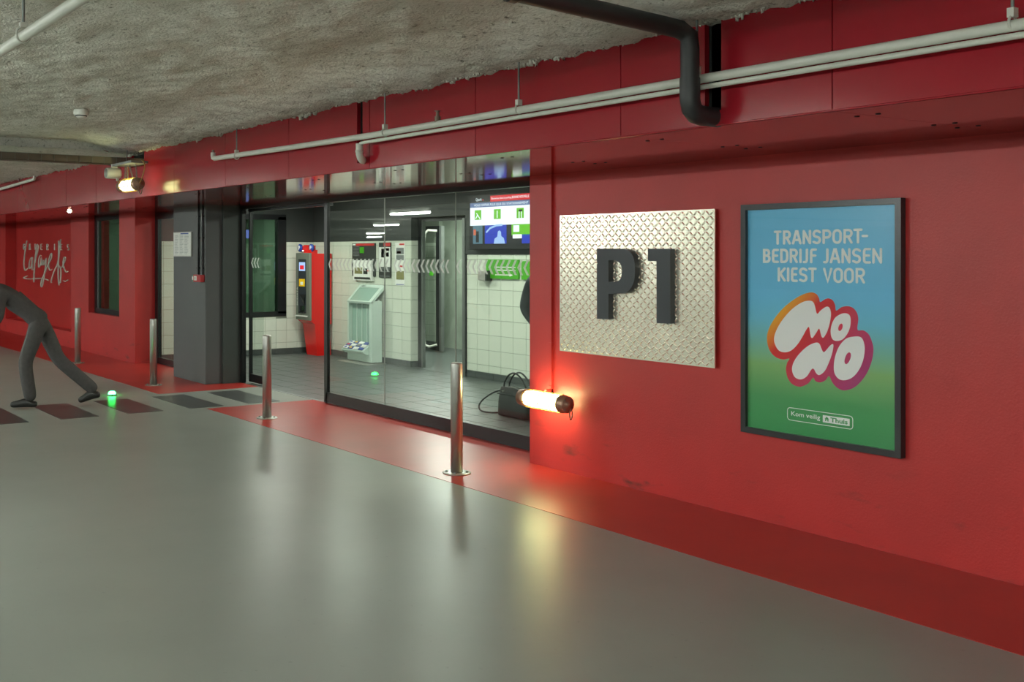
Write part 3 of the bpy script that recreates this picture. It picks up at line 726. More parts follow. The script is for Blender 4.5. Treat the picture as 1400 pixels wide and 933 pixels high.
o1 = [(745,266),(775,280),(785,315),(780,370),(760,420),(725,462),(680,475),(648,460),(635,415),(640,360),(665,305),(705,275)]
o1h = [(716,344),(725,355),(722,380),(708,398),(694,395),(692,375),(702,352)]
o2 = [(825,440),(865,450),(885,490),(890,545),(878,620),(845,695),(795,750),(735,770),(690,755),(662,710),(660,640),(675,570),(705,505),(755,455)]
o2h = [(775,560),(787,575),(782,610),(765,640),(748,648),(738,630),(745,595),(758,570)]
for nm, o_, h_ in (('letter_M', M_, None), ('letter_O', o1, o1h), ('letter_N', N_, None), ('letter_O', o2, o2h)):
    MB().prism(blob(o_, YP-0.0014), (0, 0.001, 0), [blob(h_, YP-0.0014)] if h_ else ()).build(nm, 'white_print', pf)
# small badge at the foot of the poster
def k3(cx, cy, Y=YP-0.0006): return PY(1060 + cx/11.667, 540 + cy/11.667, Y)
B0 = k3(195, 200); B1 = k3(1235, 550); bx0, bx1 = B0.x, B1.x; bz0, bz1 = k3(1235, 555).z, k3(1235, 347).z
bw, bh = bx1-bx0, bz1-bz0
fr2 = MB(); path = []
for cx_, cz_, a0 in ((bx1-0.018, bz1-0.018, 0), (bx0+0.018, bz1-0.018, 90), (bx0+0.018, bz0+0.018, 180), (bx1-0.018, bz0+0.018, 270)):
    path += arc(cx_, cz_, 0.018, 0.018, a0, a0+90, 5)
path.append(path[0])
stroke_mesh(fr2, path, 0.004, lambda x, y: Vector((x, YP-0.0006, y)), (0, 0.001, 0))
fr2.build('badge_outline', 'white_print', pf)
tm = MB(); text_mesh(tm, 'Kom veilig', bw*0.455, bh*0.48, lambda u, v: Vector((bx0+bw*0.06+u, YP-0.0008, bz0+bh*0.26+v)), (0,0,0), 0.012)
tm.build('badge_text', 'white_print', pf)
lx0, lx1, lz0, lz1 = bx0+bw*0.555, bx0+bw*0.955, bz0+bh*0.22, bz0+bh*0.78
MB().box((lx0, YP-0.0008, lz0), (lx1, YP, lz1)).build('badge_field', 'white_print', pf)
pm('badge_green', rgb(64,160,92), 0.4)
tm = MB(); text_mesh(tm, 'Thuis', (lx1-lx0)*0.64, (lz1-lz0)*0.66, lambda u, v: Vector((lx0+(lx1-lx0)*0.29+u, YP-0.0012, lz0+(lz1-lz0)*0.17+v)), (0,0,0), 0.03)
hx, hz, hs = lx0+(lx1-lx0)*0.08, lz0+(lz1-lz0)*0.2, (lz1-lz0)*0.62
tm.prism([(hx+a*hs, YP-0.0012, hz+b*hs) for a, b in ((0.08,0),(0.08,0.5),(-0.02,0.55),(0.5,1.05),(1.02,0.55),(0.92,0.5),(0.92,0),(0.62,0),(0.62,0.4),(0.38,0.4),(0.38,0))], (0, 0.0004, 0))
tm.build('badge_word', 'badge_green', pf)
pbox('glazing', (X0+fwx-0.004, WY-0.036, Z0+fwx-0.004), (X1-fwx+0.004, WY-0.034, Z1-fwx+0.004), 'glass_clear', pf)

# ---- steel bollards
def bollard(x, y, label):
    t = thing('bollard', label, 'bollard', (x, y, 0), 'steel bollards along the red floor strip')
    MB().lathe([(0.105, 0), (0.105, 0.006), (0.1, 0.009), (0.05, 0.009)], (x, y, 0.002), n=28).build('base_plate', 'steel', t)
    MB().lathe([(0.045, 0.008), (0.045, 0.81), (0.0435, 0.822), (0.039, 0.829), (0.0, 0.831)], (x, y, 0), n=28).build('post', 'steel', t)
    for k in range(4):
        a = PI/4 + k*PI/2
        MB().lathe([(0.011, 0), (0.011, 0.007), (0.006, 0.011)], (x+0.077*math.cos(a), y+0.077*math.sin(a), 0.010), n=6).build('bolt', 'galv', t)
bollard(-6.433, 4.81, 'steel bollard on red strip in front of the lobby glass panes')
bollard(-9.60, 4.82, 'steel bollard at the red corner beside the lobby door opening')
bollard(-12.757, 4.83, 'steel bollard before the dark grey column')
bollard(-15.906, 4.84, 'steel bollard before the red wall below the black-framed window')

# ---- caged tube lamps
def cage_lamp(xc, y, z, label, hang=False):
    t = thing('caged_lamp', label, 'lamp', (xc, y, z), 'caged tube lamps')
    L_ = 0.40; a, b = xc-L_/2, xc+L_/2; r = 0.058
    MB().lathe([(0.03, 0), (r-0.004, 0.012), (r, 0.04), (r, L_-0.04), (r-0.004, L_-0.012), (0.03, L_)], (a, y, z), 'x', 24).build('glass_tube', 'cage_light_dim' if hang else 'cage_light', t)
    for e, d in ((a, -1), (b, 1)):
        pr = [(0.064, -0.012), (0.068, 0.0), (0.068, 0.022), (0.063, 0.026), (0.063, 0.058), (0.057, 0.066), (0.03, 0.067), (0.028, 0.076), (0.0, 0.078)]
        if d < 0: pr = [(q, -h) for q, h in reversed(pr)]
        c = MB().lathe(pr, (e, y, z), 'x', 24).build('end_cap', 'bronze', t)
        for k in range(4):
            an = PI/4 + k*PI/2
            MB().ball((e + d*0.063, y + 0.048*math.cos(an), z + 0.048*math.sin(an)), 0.008, nu=6, nv=4).build('cap_screw', 'galv', c)
    for k in range(6):
        an = 2*PI*k/6 + 0.3; yy, zz = y + 0.068*math.cos(an), z + 0.068*math.sin(an)
        MB().tube([(a, yy, zz), (b, yy, zz)], 0.0035, 6).build('cage_wire', 'cage_wire', t)
    for f_ in (0.2, 0.5, 0.8):
        ring = [(a + L_*f_, y + 0.071*math.cos(2*PI*k/20), z + 0.071*math.sin(2*PI*k/20)) for k in range(21)]
        MB().tube(ring, 0.003, 5, cap=False).build('cage_ring', 'cage_wire', t)
    ring = [(b + 0.088 + 0.006*math.cos(2*PI*k/18), y + 0.004 - 0.018*math.cos(2*PI*k/18), z - 0.066 + 0.04*math.sin(2*PI*k/18)) for k in range(19)]
    MB().tube(ring, 0.0045, 6, cap=False).build('hanging_ring', 'bronze', t)
    return t, a, b
cz = 0.535
cl, ca, cb = cage_lamp(-6.125, 5.40, cz, 'glowing caged tube lamp on the red wall below the P1 sign')
for x in (-6.25, -6.0):
    MB().box((x-0.012, 5.455, cz-0.012), (x+0.012, WY, cz+0.012)).build('wall_bracket', 'bronze', cl)
MB().box((-6.19, 5.46, cz+0.045), (-6.165, WY, cz+0.075)).box((-6.195, WY-0.03, 0.62), (-6.16, WY, 0.635)).build('cable_gland', 'red_wall', cl)
cd = tag(MB().box((-6.195, WY-0.022, 0.58), (-6.165, WY+0.001, SZ)).box((-6.2, WY-0.025, 0.95), (-6.16, WY, 0.965)).box((-6.2, WY-0.025, 1.5), (-6.16, WY, 1.515)).build('cable_conduit', 'red_wall'), 'red painted conduit rising from the wall lamp to the soffit', 'conduit')
hl, ha, hb = cage_lamp(-10.70, 3.80, 2.352, 'glowing caged tube lamp hung on chains below the cable tray', True)
for x, x2 in ((-10.86, -10.84), (-10.78, -10.80), (-10.62, -10.74), (-10.50, -10.55)):
    mb = MB(); z0, z1 = 2.42, 2.585; n = 9
    for k in range(n):
        z = z0 + (z1-z0)*(k+0.5)/n; xx = x + (x2-x)*(k+0.5)/n; dx, dy = ((0.006, 0), (0, 0.006))[k % 2]
        ring = [(xx + dx*math.cos(2*PI*q/8), 3.80 + dy*math.cos(2*PI*q/8), z + 0.0125*math.sin(2*PI*q/8)) for q in range(9)]
        mb.tube(ring, 0.0022, 4, cap=False)
    mb.build('chain', 'galv', hl)
MB().tube(catmull([(-10.42, 3.80, 2.36), (-10.34, 3.80, 2.42), (-10.33, 3.82, 2.52), (-10.44, 3.84, 2.585), (-10.6, 3.86, 2.58)], 5, False), 0.006, 6).build('cable', 'cable_yellow', hl)

# ---- cable tray with cables, along y into the fascia slot
TX = -11.08
tr = thing('cable_tray', 'cable tray with dark cables under the ceiling running into red fascia', 'tray', (TX, 3.3, 2.58))
y0, y1 = -0.9, 4.09
MB().box((TX-0.1, y0, 2.585), (TX+0.1, y1, 2.59)).box((TX+0.094, y0, 2.585), (TX+0.1, y1, 2.655)).box((TX-0.1, y0, 2.585), (TX-0.094, y1, 2.632)).build('tray_body', 'wood_brown', tr)
yy = y0 + 0.1
mb = MB()
while yy < y1:
    mb.tube([(TX+0.104, yy, 2.58), (TX+0.104, yy, 2.655)], 0.0025, 5); yy += 0.13
mb.tube([(TX+0.104, y0, 2.655), (TX+0.104, y1, 2.655)], 0.003, 5); mb.build('side_wires', 'galv', tr)['kind'] = 'stuff'
for k, (dx, dz, r) in enumerate(((-0.06, 0.012, 0.012), (-0.03, 0.014, 0.014), (0.0, 0.012, 0.011), (0.035, 0.02, 0.016), (0.07, 0.02, 0.014), (0.05, 0.045, 0.011), (0.02, 0.045, 0.012))):
    pth = [(TX + dx + 0.008*math.sin(3*q + k), y0 + (y1-y0)*q/24, 2.59 + dz + 0.006*math.sin(1.7*q + 2*k)) for q in range(25)]
    MB().tube(pth, r, 8).build('cable', 'black_plastic' if k % 3 else 'drain_black', tr)
for yv in (0.6, 2.0, 3.86):
    MB().tube([(TX+0.11, yv, 2.56), (TX+0.11, yv, 2.86)], 0.007, 6).build('hanger_rod', 'galv', tr)
MB().box((-11.02, 3.72, 2.562), (-10.45, 3.90, 2.586)).build('lamp_bracket', 'galv', tr)

# ---- round wall-mounted loudspeaker hanging from the tray
sp = thing('loudspeaker', 'small white cylindrical loudspeaker hung under the cable tray', 'speaker', (-11.05, 3.74, 2.50))
MB().lathe([(0.045, 0), (0.055, 0.004), (0.058, 0.02), (0.058, 0.14), (0.05, 0.155), (0.0, 0.158)], (-11.05, 3.66, 2.492), 'y', 24).build('housing', 'white_plastic', sp)
MB().lathe([(0.05, 0), (0.05, 0.004)], (-11.05, 3.657, 2.492), 'y', 24).build('grille', 'grey_plastic', sp)
pbox('mount_arm', (-11.06, 3.72, 2.54), (-11.03, 3.78, 2.587), 'white_plastic', sp)
MB().lathe([(0.012, 0), (0.016, 0.01), (0.016, 0.03)], (-11.03, 3.78, 2.41), 'z', 10).build('cable_gland', 'white_plastic', sp)
MB().tube(catmull([(-11.03, 3.78, 2.42), (-11.02, 3.79, 2.36), (-10.99, 3.85, 2.34), (-10.96, 3.87, 2.42), (-10.95, 3.86, 2.57)], 5, False), 0.005, 6).build('cable', 'cable_yellow', sp)

# ---- white pipes along the fascia
PYp = 3.97
pw = thing('white_pipe', 'long white pipe hung in front of the red fascia', 'pipe', (-4, PYp, 2.46))
MB().tube([(-8.99, PYp, 2.56), (-8.99, PYp, 2.53), (-8.985, PYp, 2.512), (-8.96, PYp, 2.505), (-7.5, PYp, 2.483), (-6.3, PYp, 2.468), (1.5, PYp, 2.458)], 0.0215, 14).build('pipe_run', 'white_pipe', pw)
MB().tube([(-8.99, PYp, 2.545), (-8.99, PYp, 2.585)], 0.012, 10).build('end_fitting', 'rusty', pw)
for x in (-8.49, -6.125, -4.72, -3.43, -2.0):
    z = 2.46 + (0.022 if x < -8 else 0.004)
    MB().tube([(x, PYp, z+0.055), (x, PYp, 2.76)], 0.006, 6).build('hanger_rod', 'galv', pw)
    ring = [(x, PYp + 0.026*math.cos(2*PI*k/16), z + 0.008 + 0.026*math.sin(2*PI*k/16)) for k in range(17)]
    MB().tube(ring, 0.005, 5, cap=False).box((x-0.012, PYp-0.016, z+0.028), (x+0.012, PYp+0.016, z+0.062)).build('pipe_clamp', 'white_pipe', pw)
MB().tube([(-5.512, PYp, 2.46), (-5.512, PYp, 2.515)], 0.019, 10).tube([(-5.512, PYp, 2.515), (-5.512, PYp, 2.55)], 0.011, 8).lathe([(0.02, 0), (0.02, 0.004)], (-5.512, PYp, 2.548), 'z', 12).build('sprinkler_head', 'rusty', pw)
pw2 = thing('white_pipe', 'thinner white pipe under the long one, turning down into a red fascia slot', 'pipe', (-4, PYp, 2.42))
MB().tube([(1.5, PYp+0.005, 2.423), (-6.40, PYp+0.005, 2.428), (-6.45, PYp+0.005, 2.424), (-6.462, PYp+0.005, 2.41), (-6.465, PYp+0.005, 2.36)], 0.0125, 12).build('pipe_run', 'white_pipe', pw2)
MB().tube([(-6.465, PYp+0.005, 2.425), (-6.465, PYp+0.005, 2.35), (-6.468, PYp+0.015, 2.325), (-6.50, PYp+0.05, 2.312), (-6.58, FY+0.01, 2.318)], 0.026, 14).build('elbow', 'white_pipe', pw2)
MB().lathe([(0.029, 0), (0.029, 0.018)], (-6.465, PYp+0.005, 2.362), 'z', 16).build('collar', 'white_pipe', pw2)

wp = thing('white_pipe', 'white pipe hung close under the rough grey ceiling away from the walls', 'pipe', (-4.5, 1.2, 2.585))
MB().tube([(-9.5, 1.2, 2.585), (3.0, 1.2, 2.585)], 0.0235, 16).build('pipe_run', 'white_pipe', wp)
for x in (-4.72, -2.2):
    MB().tube([(x, 1.2, 2.635), (x, 1.2, 2.85)], 0.007, 8).build('hanger_rod', 'galv', wp)
    ring = [(x, 1.2 + 0.03*math.cos(2*PI*k/20), 2.592 + 0.034*math.sin(2*PI*k/20)) for k in range(21)]
    MB().tube(ring, 0.005, 6, cap=False).box((x-0.012, 1.185, 2.622), (x+0.012, 1.215, 2.645)).build('pipe_clamp', 'white_pipe', wp)
ep = thing('white_pipe', 'white pipe ending beyond the cable tray before the red fascia', 'pipe', (-16.5, 3.98, 2.64))
MB().tube([(-22, 3.98, 2.60), (-17.04, 3.98, 2.632), (-15.09, 3.98, 2.672), (-15.065, 3.98, 2.68), (-15.06, 3.98, 2.70), (-15.06, 3.98, 2.715)], 0.022, 12).build('pipe_run', 'white_pipe', ep)
MB().tube([(-15.9, 3.98, 2.67), (-15.9, 3.98, 2.78)], 0.006, 6).build('hanger_rod', 'galv', ep)

# ---- black drain pipe
dp = thing('drain_pipe', 'black drain pipe bending down from the ceiling before the red fascia', 'pipe', (-3.4, 3.9, 2.3))
R_ = 0.043
MB().tube([(-3.43, 1.6, 2.79), (-3.43, 2.85, 2.735), (-3.43, 3.72, 2.695), (-3.42, 3.84, 2.685), (-3.405, 3.885, 2.655), (-3.402, 3.89, 2.60), (-3.402, 3.89, 2.44)], R_, 18).build('pipe_run', 'drain_black', dp)
MB().tube([(-3.402, 3.89, 2.46), (-3.402, 3.89, 2.36), (-3.40, 3.90, 2.32), (-3.402, 3.93, 2.298), (-3.404, 3.98, 2.292), (-3.404, 4.09, 2.292)], R_+0.004, 18).build('elbow', 'drain_black', dp)
for c in ((-3.43, 2.85, 2.735),):
    MB().tube([(c[0], c[1]-0.02, c[2]+0.001), (c[0], c[1]+0.02, c[2]-0.001)], R_+0.007, 18).box((c[0]-0.008, c[1]-0.015, c[2]), (c[0]+0.008, c[1]+0.015, 2.83)).build('pipe_clamp', 'black_plastic', dp)

# ---- smoke detector
sm = thing('smoke_detector', 'white round smoke detector on the rough grey ceiling', 'smoke detector', (-8.62, 2.65, 2.80))
MB().lathe([(0.05, 0.08), (0.058, 0.06), (0.06, 0.03), (0.055, 0.02)], (-8.62, 2.65, 2.745), n=24).build('base', 'white_plastic', sm)
MB().lathe([(0.0, -0.012), (0.03, -0.01), (0.042, 0.0), (0.046, 0.012)], (-8.62, 2.65, 2.755), n=24).build('dome', 'white_plastic', sm)
MB().lathe([(0.0465, 0.0), (0.0465, 0.008)], (-8.62, 2.65, 2.757), n=24).build('vent_slot', 'ink_dark', sm)

# ---- soffit spotlight
st = thing('recessed_spotlight', 'small bright spotlight recessed in the red soffit', 'spotlight', (-15.38, 4.56, SZ))
MB().lathe([(0.05, -0.006), (0.05, 0.004), (0.03, 0.004), (0.032, -0.006)], (-15.38, 4.56, SZ), n=20).build('ring', 'steel', st)
MB().ball((-15.38, 4.56, SZ-0.002), 0.032, (1, 1, 0.6)).build('bulb', 'spot_light', st)

# ---- green ground light
gl = thing('ground_light', 'green glowing ground light on the crosswalk edge', 'light', (-12.10, 4.08, 0))
MB().lathe([(0.055, 0), (0.055, 0.012), (0.045, 0.018)], (-12.10, 4.08, 0.0), n=20).build('ring', 'galv', gl)
MB().lathe([(0.042, 0.016), (0.040, 0.035), (0.028, 0.048), (0.0, 0.052)], (-12.10, 4.08, 0.0), n=20).build('lens', 'green_light', gl)

# ---- things on the dark column
CF = 5.40
a = PY(239, 318, CF); b = PY(263.3, 351, CF)
nb = thing('notice_board', 'white framed notice sheet on the dark grey column', 'notice', (a.x, CF, b.z))
pbox('frame', (a.x, CF-0.02, b.z), (b.x, CF, a.z), 'steel', nb)
pbox('sheet', (a.x+0.015, CF-0.022, b.z+0.012), (b.x-0.015, CF-0.019, a.z-0.012), 'paper_white', nb)
mb = MB(); wN, hN = b.x-a.x, a.z-b.z; r4 = random.Random(5)
for k in range(15):
    z = a.z - hN*(0.14 + 0.054*k)
    for x_, l_ in ((0.1, 0.2), (0.37, 0.22), (0.64, 0.24)):
        l2 = l_*(0.6 + 0.4*r4.random())
        mb.box((a.x+wN*x_, CF-0.0226, z), (a.x+wN*(x_+l2), CF-0.0219, z+0.0035))
mb.build('printed_lines', 'ink_grey', nb)['kind'] = 'stuff'
pbox('printed_heading', (a.x+wN*0.42, CF-0.0226, a.z-hN*0.09), (a.x+wN*0.86, CF-0.0219, a.z-hN*0.04), 'ink_blue', nb)
for px, lab in ((272.5, 'black conduit down the dark column ending at the red call point, next to notice sheet'), (278.2, 'black conduit down the dark column ending at the red call point, at the column corner')):
    x = PY(px, 376, CF).x
    c = thing('cable_conduit', lab, 'conduit', (x, CF, 1.36))
    MB().tube([(x, CF-0.014, 1.36), (x, CF-0.014, SZ+0.01)], 0.013, 10).build('conduit_run', 'black_plastic', c)
    for z in (1.45, 1.83, 2.1): pbox('pipe_clip', (x-0.024, CF-0.03, z), (x+0.024, CF+0.001, z+0.02), 'black_plastic', c)
a = PY(270, 376, CF); b = PY(280, 386, CF)
cp = thing('call_point', 'red fire alarm call point at the foot of two conduits', 'fire alarm', (a.x, CF, b.z))
pbox('box', (a.x, CF-0.06, b.z), (b.x, CF, a.z+0.005), 'call_red', cp, 0.006)
pbox('glass_panel', (a.x+0.03, CF-0.063, b.z+0.02), (a.x+0.115, CF-0.058, b.z+0.075), 'paper_white', cp)
pbox('arrow_mark', (a.x+0.065, CF-0.0645, b.z+0.03), (a.x+0.08, CF-0.062, b.z+0.065), 'ink_dark', cp)
a = PY(265.5, 376, CF); b = PY(269, 385.5, CF)
gb = thing('release_button', 'small green and white door release beside the red call point', 'button', (a.x, CF, b.z))
pbox('box', (a.x, CF-0.03, b.z), (b.x, CF, a.z), 'call_green', gb, 0.004)
pbox('plate', (a.x+0.008, CF-0.033, b.z+0.025), (b.x-0.008, CF-0.028, a.z-0.02), 'paper_white', gb)

# ---- script lettering in the niche
NY = 5.75
ls = thing('wall_lettering', 'silver handwritten script lettering with small capitals in red niche', 'lettering', (-20.3, NY, 1.0))
def n3(cx, cy): return PY(10 + cx/9.327, 310 + cy/9.327, NY-0.012)
def scr(paths, wd, name):
    for pth in paths:
        sm_ = [(v.x, v.y) for v in catmull([(q[0], q[1], 0) for q in pth], 4, False)] if len(pth) > 2 else pth
        m_ = MB(); stroke_mesh(m_, sm_, wd, n3, (0, 0.0125, 0)); m_.build(name, 'letter_white', ls)
scr([[(245,180),(232,260),(215,380),(208,480),(218,545),(232,558),(258,530)],
     [(318,395),(300,400),(280,450),(275,510),(285,535),(305,500),(318,400),(312,470),(315,545),(325,550)],
     [(352,460),(360,400),(378,340),(392,260),(385,235),(372,240),(355,380),(342,520),(335,705)],
     [(430,375),(415,370),(398,420),(395,490),(402,518),(425,470),(432,400),(428,480),(440,490)],
     [(440,490),(455,430),(458,485),(470,480),(490,410),(488,500),(470,600),(460,680),(445,750),(432,770),(425,740),(440,670),(480,580),(500,520)],
     [(500,520),(530,460),(560,400),(562,350),(550,350),(530,420),(522,500),(540,555),(565,545)],
     [(678,165),(665,260),(655,380),(635,480),(590,580),(555,700),(562,715)],
     [(650,185),(652,300),(648,480),(645,600),(655,745)],
     [(610,530),(640,495),(665,510),(680,560),(678,640),(672,715)],
     [(695,520),(715,480),(738,420),(735,390),(718,400),(708,470),(725,540),(745,580),(768,570)],
     [(250,630),(205,652),(240,665),(340,665),(450,662),(520,685)],
     [(712,690),(740,698),(772,680)]], 11, 'script_stroke')
for ch, cx_, ty in (('G',208,220),('A',282,222),('L',357,222),('E',432,222),('R',508,224),('I',598,224),('E',685,226),('S',772,228)):
    m_ = MB()
    for stq in GL[ch]: stroke_mesh(m_, [(cx_-8+16*u if ch != 'I' else cx_, ty+72-72*v) for u, v in stq], 8, n3, (0, 0.0125, 0))
    m_.build('small_capital', 'letter_white', ls)

# ---- pay machine in the lobby corner
mx0, mx1, my0, my1 = -15.41, -14.95, 8.27, 8.68
pmn = thing('pay_machine', 'red parking pay machine with grey front in the tiled lobby corner', 'pay machine', ((mx0+mx1)/2, 8.45, 0))
bp = [(my0+0.02, 0.56), (my0+0.02, 1.64), (my1-0.01, 1.64), (my1-0.01, 0.50), (my0+0.1, 0.50)]
MB().prism([(mx0+0.01, y, z) for y, z in bp], (mx1-mx0-0.02, 0, 0)).build('cabinet', 'machine_red', pmn)
MB().prism([(mx0+0.05, 8.36, 0.51), (mx1-0.005, 8.36, 0.51), (mx1-0.02, 8.41, 0.0), (mx0+0.1, 8.41, 0.0)], (0, 0.26, 0)).build('pedestal', 'machine_red', pmn)
fr_ = pbox('front_panel', (mx0, my0-0.012, 0.57), (mx1+0.003, my0+0.03, 1.65), 'machine_grey', pmn, 0.01)
fy = my0 - 0.013
pbox('recess', (mx0+0.09, fy-0.001, 0.68), (mx1-0.11, fy+0.004, 1.55), 'letter_black', fr_)
pbox('screen', (mx0+0.12, fy-0.003, 1.36), (mx1-0.14, fy, 1.50), 'scr_pale', fr_)
pbox('screen_image', (mx0+0.15, fy-0.0042, 1.385), (mx1-0.18, fy-0.002, 1.45), 'scr_red', fr_)
MB().box((mx0+0.12, fy-0.006, 1.11), (mx1-0.15, fy, 1.23), 0.004).build('card_reader', 'ink_yellow', fr_)
pbox('card_mark', (mx0+0.17, fy-0.0075, 1.135), (mx1-0.2, fy-0.005, 1.185), 'paper_white', fr_)
MB().prism([(mx0+0.12, fy, 0.98), (mx1-0.12, fy, 0.98), (mx1-0.14, fy-0.02, 0.88), (mx1-0.16, fy, 0.80)], (0, -0.004, 0)).build('ticket_chute', 'black_plastic', fr_)
MB().box((mx0+0.15, fy-0.03, 0.69), (mx1-0.15, fy, 0.70)).box((mx0+0.15, fy-0.006, 0.69), (mx1-0.15, fy, 0.80)).build('change_tray', 'chrome', fr_)
pbox('hand_rail', (mx0+0.03, fy-0.035, 0.625), (mx1-0.06, fy, 0.645), 'white_plastic', fr_)
tm = MB(); text_mesh(tm, 'SKIDATA', 0.30, 0.035, lambda u, v: Vector((mx0+0.075-v, fy-0.001, 0.80+u)), (0,0,0), 0.01); tm.build('maker_lettering', 'paper_white', fr_)
hd = MB().box((mx0+0.14, 8.33, 1.63), (mx1-0.08, 8.45, 1.70)).prism([(mx0+0.02, 8.36, 1.69), (mx1-0.09, 8.36, 1.69), (mx1-0.09, 8.36, 1.77), (mx0+0.10, 8.36, 1.78), (mx0+0.02, 8.36, 1.75)], (0, 0.06, 0)).build('header', 'machine_red', pmn)
pbox('header_lamp', (mx0+0.05, 8.35, 1.68), (mx1-0.2, 8.42, 1.692), 'lit_white', hd)
for cx_, cz_ in ((mx0-0.02, 1.73), (mx1-0.10, 1.73)):
    dsc = MB().lathe([(0.062, 0), (0.062, 0.03)], (cx_, 8.335, cz_), 'y', 20).build('header_disc', 'sign_blue', pmn)
    tm = MB(); text_mesh(tm, 'P', 0.05, 0.07, lambda u, v: Vector((cx_-0.025+u, 8.333, cz_-0.035+v)), (0,0,0), 0.02); tm.build('disc_letter', 'white_print', dsc)

# ---- brochure kiosk
kx0, kx1, ky0, ky1 = -14.11, -13.41, 8.46, 8.64
kk = thing('info_kiosk', 'pale grey free standing brochure kiosk with sloping top panel', 'kiosk', ((kx0+kx1)/2, 8.55, 0))
MB().box((kx0, ky0, 0.02), (kx0+0.045, ky1, 0.93)).box((kx1-0.075, ky0, 0.02), (kx1, ky1, 0.93)).box((kx0+0.04, ky0, 0.02), (kx1-0.07, ky1, 0.13)).box((kx0+0.04, ky1-0.03, 0.1), (kx1-0.07, ky1, 0.95)).build('body', 'kiosk_grey', kk)
pbox('inner_panel', (kx0+0.045, ky0+0.06, 0.12), (kx1-0.075, ky0+0.08, 0.95), 'kiosk_panel', kk)
for q in range(1, 4):
    xx = kx0 + 0.045 + (kx1-kx0-0.12)*q/4; pbox('panel_rib', (xx-0.006, ky0+0.05, 0.13), (xx+0.006, ky0+0.062, 0.94), 'kiosk_grey', kk)
def kslab(x0, x1, d0, d1, h=0.03):
    ya, za, yb, zb = 8.45, 0.92, 8.69, 1.165
    p0 = (ya + (yb-ya)*d0, za + (zb-za)*d0); p1 = (ya + (yb-ya)*d1, za + (zb-za)*d1)
    return [(x0, p0[0], p0[1]), (x0, p1[0], p1[1]), (x0, p1[0]+0.01, p1[1]-h-0.02), (x0, p0[0]+0.01, p0[1]-h)], (x1-x0, 0, 0)
mb = MB()
for x0_, x1_ in ((kx0, kx0+0.05), (kx1-0.085, kx1)): mb.prism(*kslab(x0_, x1_, 0, 1.0))
mb.prism(*kslab(kx0+0.05, kx1-0.085, 0.84, 1.0)); mb.prism(*kslab(kx0+0.05, kx1-0.085, 0.0, 0.05))
mb.build('top_frame', 'kiosk_grey', kk)
mb = MB(); mb.prism(*kslab(kx0+0.05, kx1-0.085, 0.05, 0.84, 0.012))
for v in mb.v: v.z -= 0.01
mb.build('top_screen', 'kiosk_panel', kk)
tm = MB(); text_mesh(tm, 'Qpark', 0.12, 0.03, lambda u, v: Vector((kx0+0.09+u, 8.655+v*0.7, 1.132+v*0.72)), (0,-0.004,0.004), 0.01); tm.build('kiosk_lettering', 'ink_dark', kk)
MB().prism([(kx0-0.005, 8.42, 0.13), (kx0-0.005, 8.36, 0.17), (kx0-0.005, 8.36, 0.185), (kx0-0.005, 8.52, 0.30), (kx0-0.005, 8.54, 0.13)], (kx1-kx0-0.08, 0, 0)).build('brochure_shelf', 'kiosk_grey', kk)
pbox('floor_plate', (kx0-0.05, 8.30, -0.002), (kx1+0.1, 8.66, 0.006), 'steel', kk)
lcol = ['ink_blue', 'ink_yellow', 'paper_white', 'ink_blue', 'ink_red', 'paper_white', 'ink_olive', 'paper_white']
q = 0
for r_ in range(3):
    for c_ in range(4):
        xx = kx0 + 0.02 + c_*0.145; d = 0.08 + r_*0.32
        y_, z_ = 8.352 + 0.16*d, 0.192 + 0.115*d
        lf = MB(); dy, dz = 0.16*0.26, 0.115*0.26
        lf.prism([(xx, y_, z_), (xx+0.12, y_, z_), (xx+0.12, y_+dy, z_+dz), (xx, y_+dy, z_+dz)], (0, -0.004, 0.006))
        names = ('front', 'middle', 'rear')[r_]
        o = tag(lf.build('leaflet', ('paper_white', 'ink_blue')[(r_ + c_) % 2]), 'printed leaflet lying in the %s row of the kiosk shelf' % names, 'leaflet', 'leaflets on the kiosk shelf, %s row' % names)
        m2 = MB(); m2.prism([(xx+0.02, y_+dy*0.3, z_+dz*0.3), (xx+0.09, y_+dy*0.3, z_+dz*0.3), (xx+0.09, y_+dy*0.8, z_+dz*0.8), (xx+0.02, y_+dy*0.8, z_+dz*0.8)], (0, -0.005, 0.0075))
        m2.build('cover_picture', lcol[q % 8], o); q += 1

# ---- notices on the lobby back wall
def notice(pa, pb, label, mat, parts, th=0.02, cat='notice'):
    Y = BY - 0.007; A = PY(pa[0], pa[1], Y); B = PY(pb[0], pb[1], Y); zt, zb = max(A.z, B.z), min(A.z, B.z)
    zt = A.z; zb = B.z
    t = thing('wall_notice', label, cat, (A.x, Y, zb))
    pbox('board', (A.x, Y-th, zb), (B.x, Y, zt), mat, t)
    W_, Hh = B.x-A.x, zt-zb
    for nm, m_, x0_, x1_, y0_, y1_ in parts:
        pbox(nm, (A.x+W_*x0_, Y-th-0.003, zt-Hh*y1_), (A.x+W_*x1_, Y-th+0.001, zt-Hh*y0_), m_, t)
    return t
tl = [('text_line', 'ink_grey', 0.05, 0.42, 0.24+0.13*k, 0.27+0.13*k) for k in range(5)] + [('text_line', 'ink_grey', 0.52, 0.95, 0.74+0.08*k, 0.77+0.08*k) for k in range(3)]
notice((482.6, 333), (514, 378.5), 'wide black notice board with red heading on white tiles', 'ink_dark', [('heading', 'ink_red', 0.18, 0.96, 0.01, 0.075), ('logo_mark', 'paper_white', 0.03, 0.15, 0.02, 0.06), ('picture', 'sign_green', 0.34, 0.52, 0.12, 0.30)] + [('text_line', 'ink_grey', 0.05, 0.32, 0.10+0.045*k, 0.115+0.045*k) for k in range(7)], 0.015)
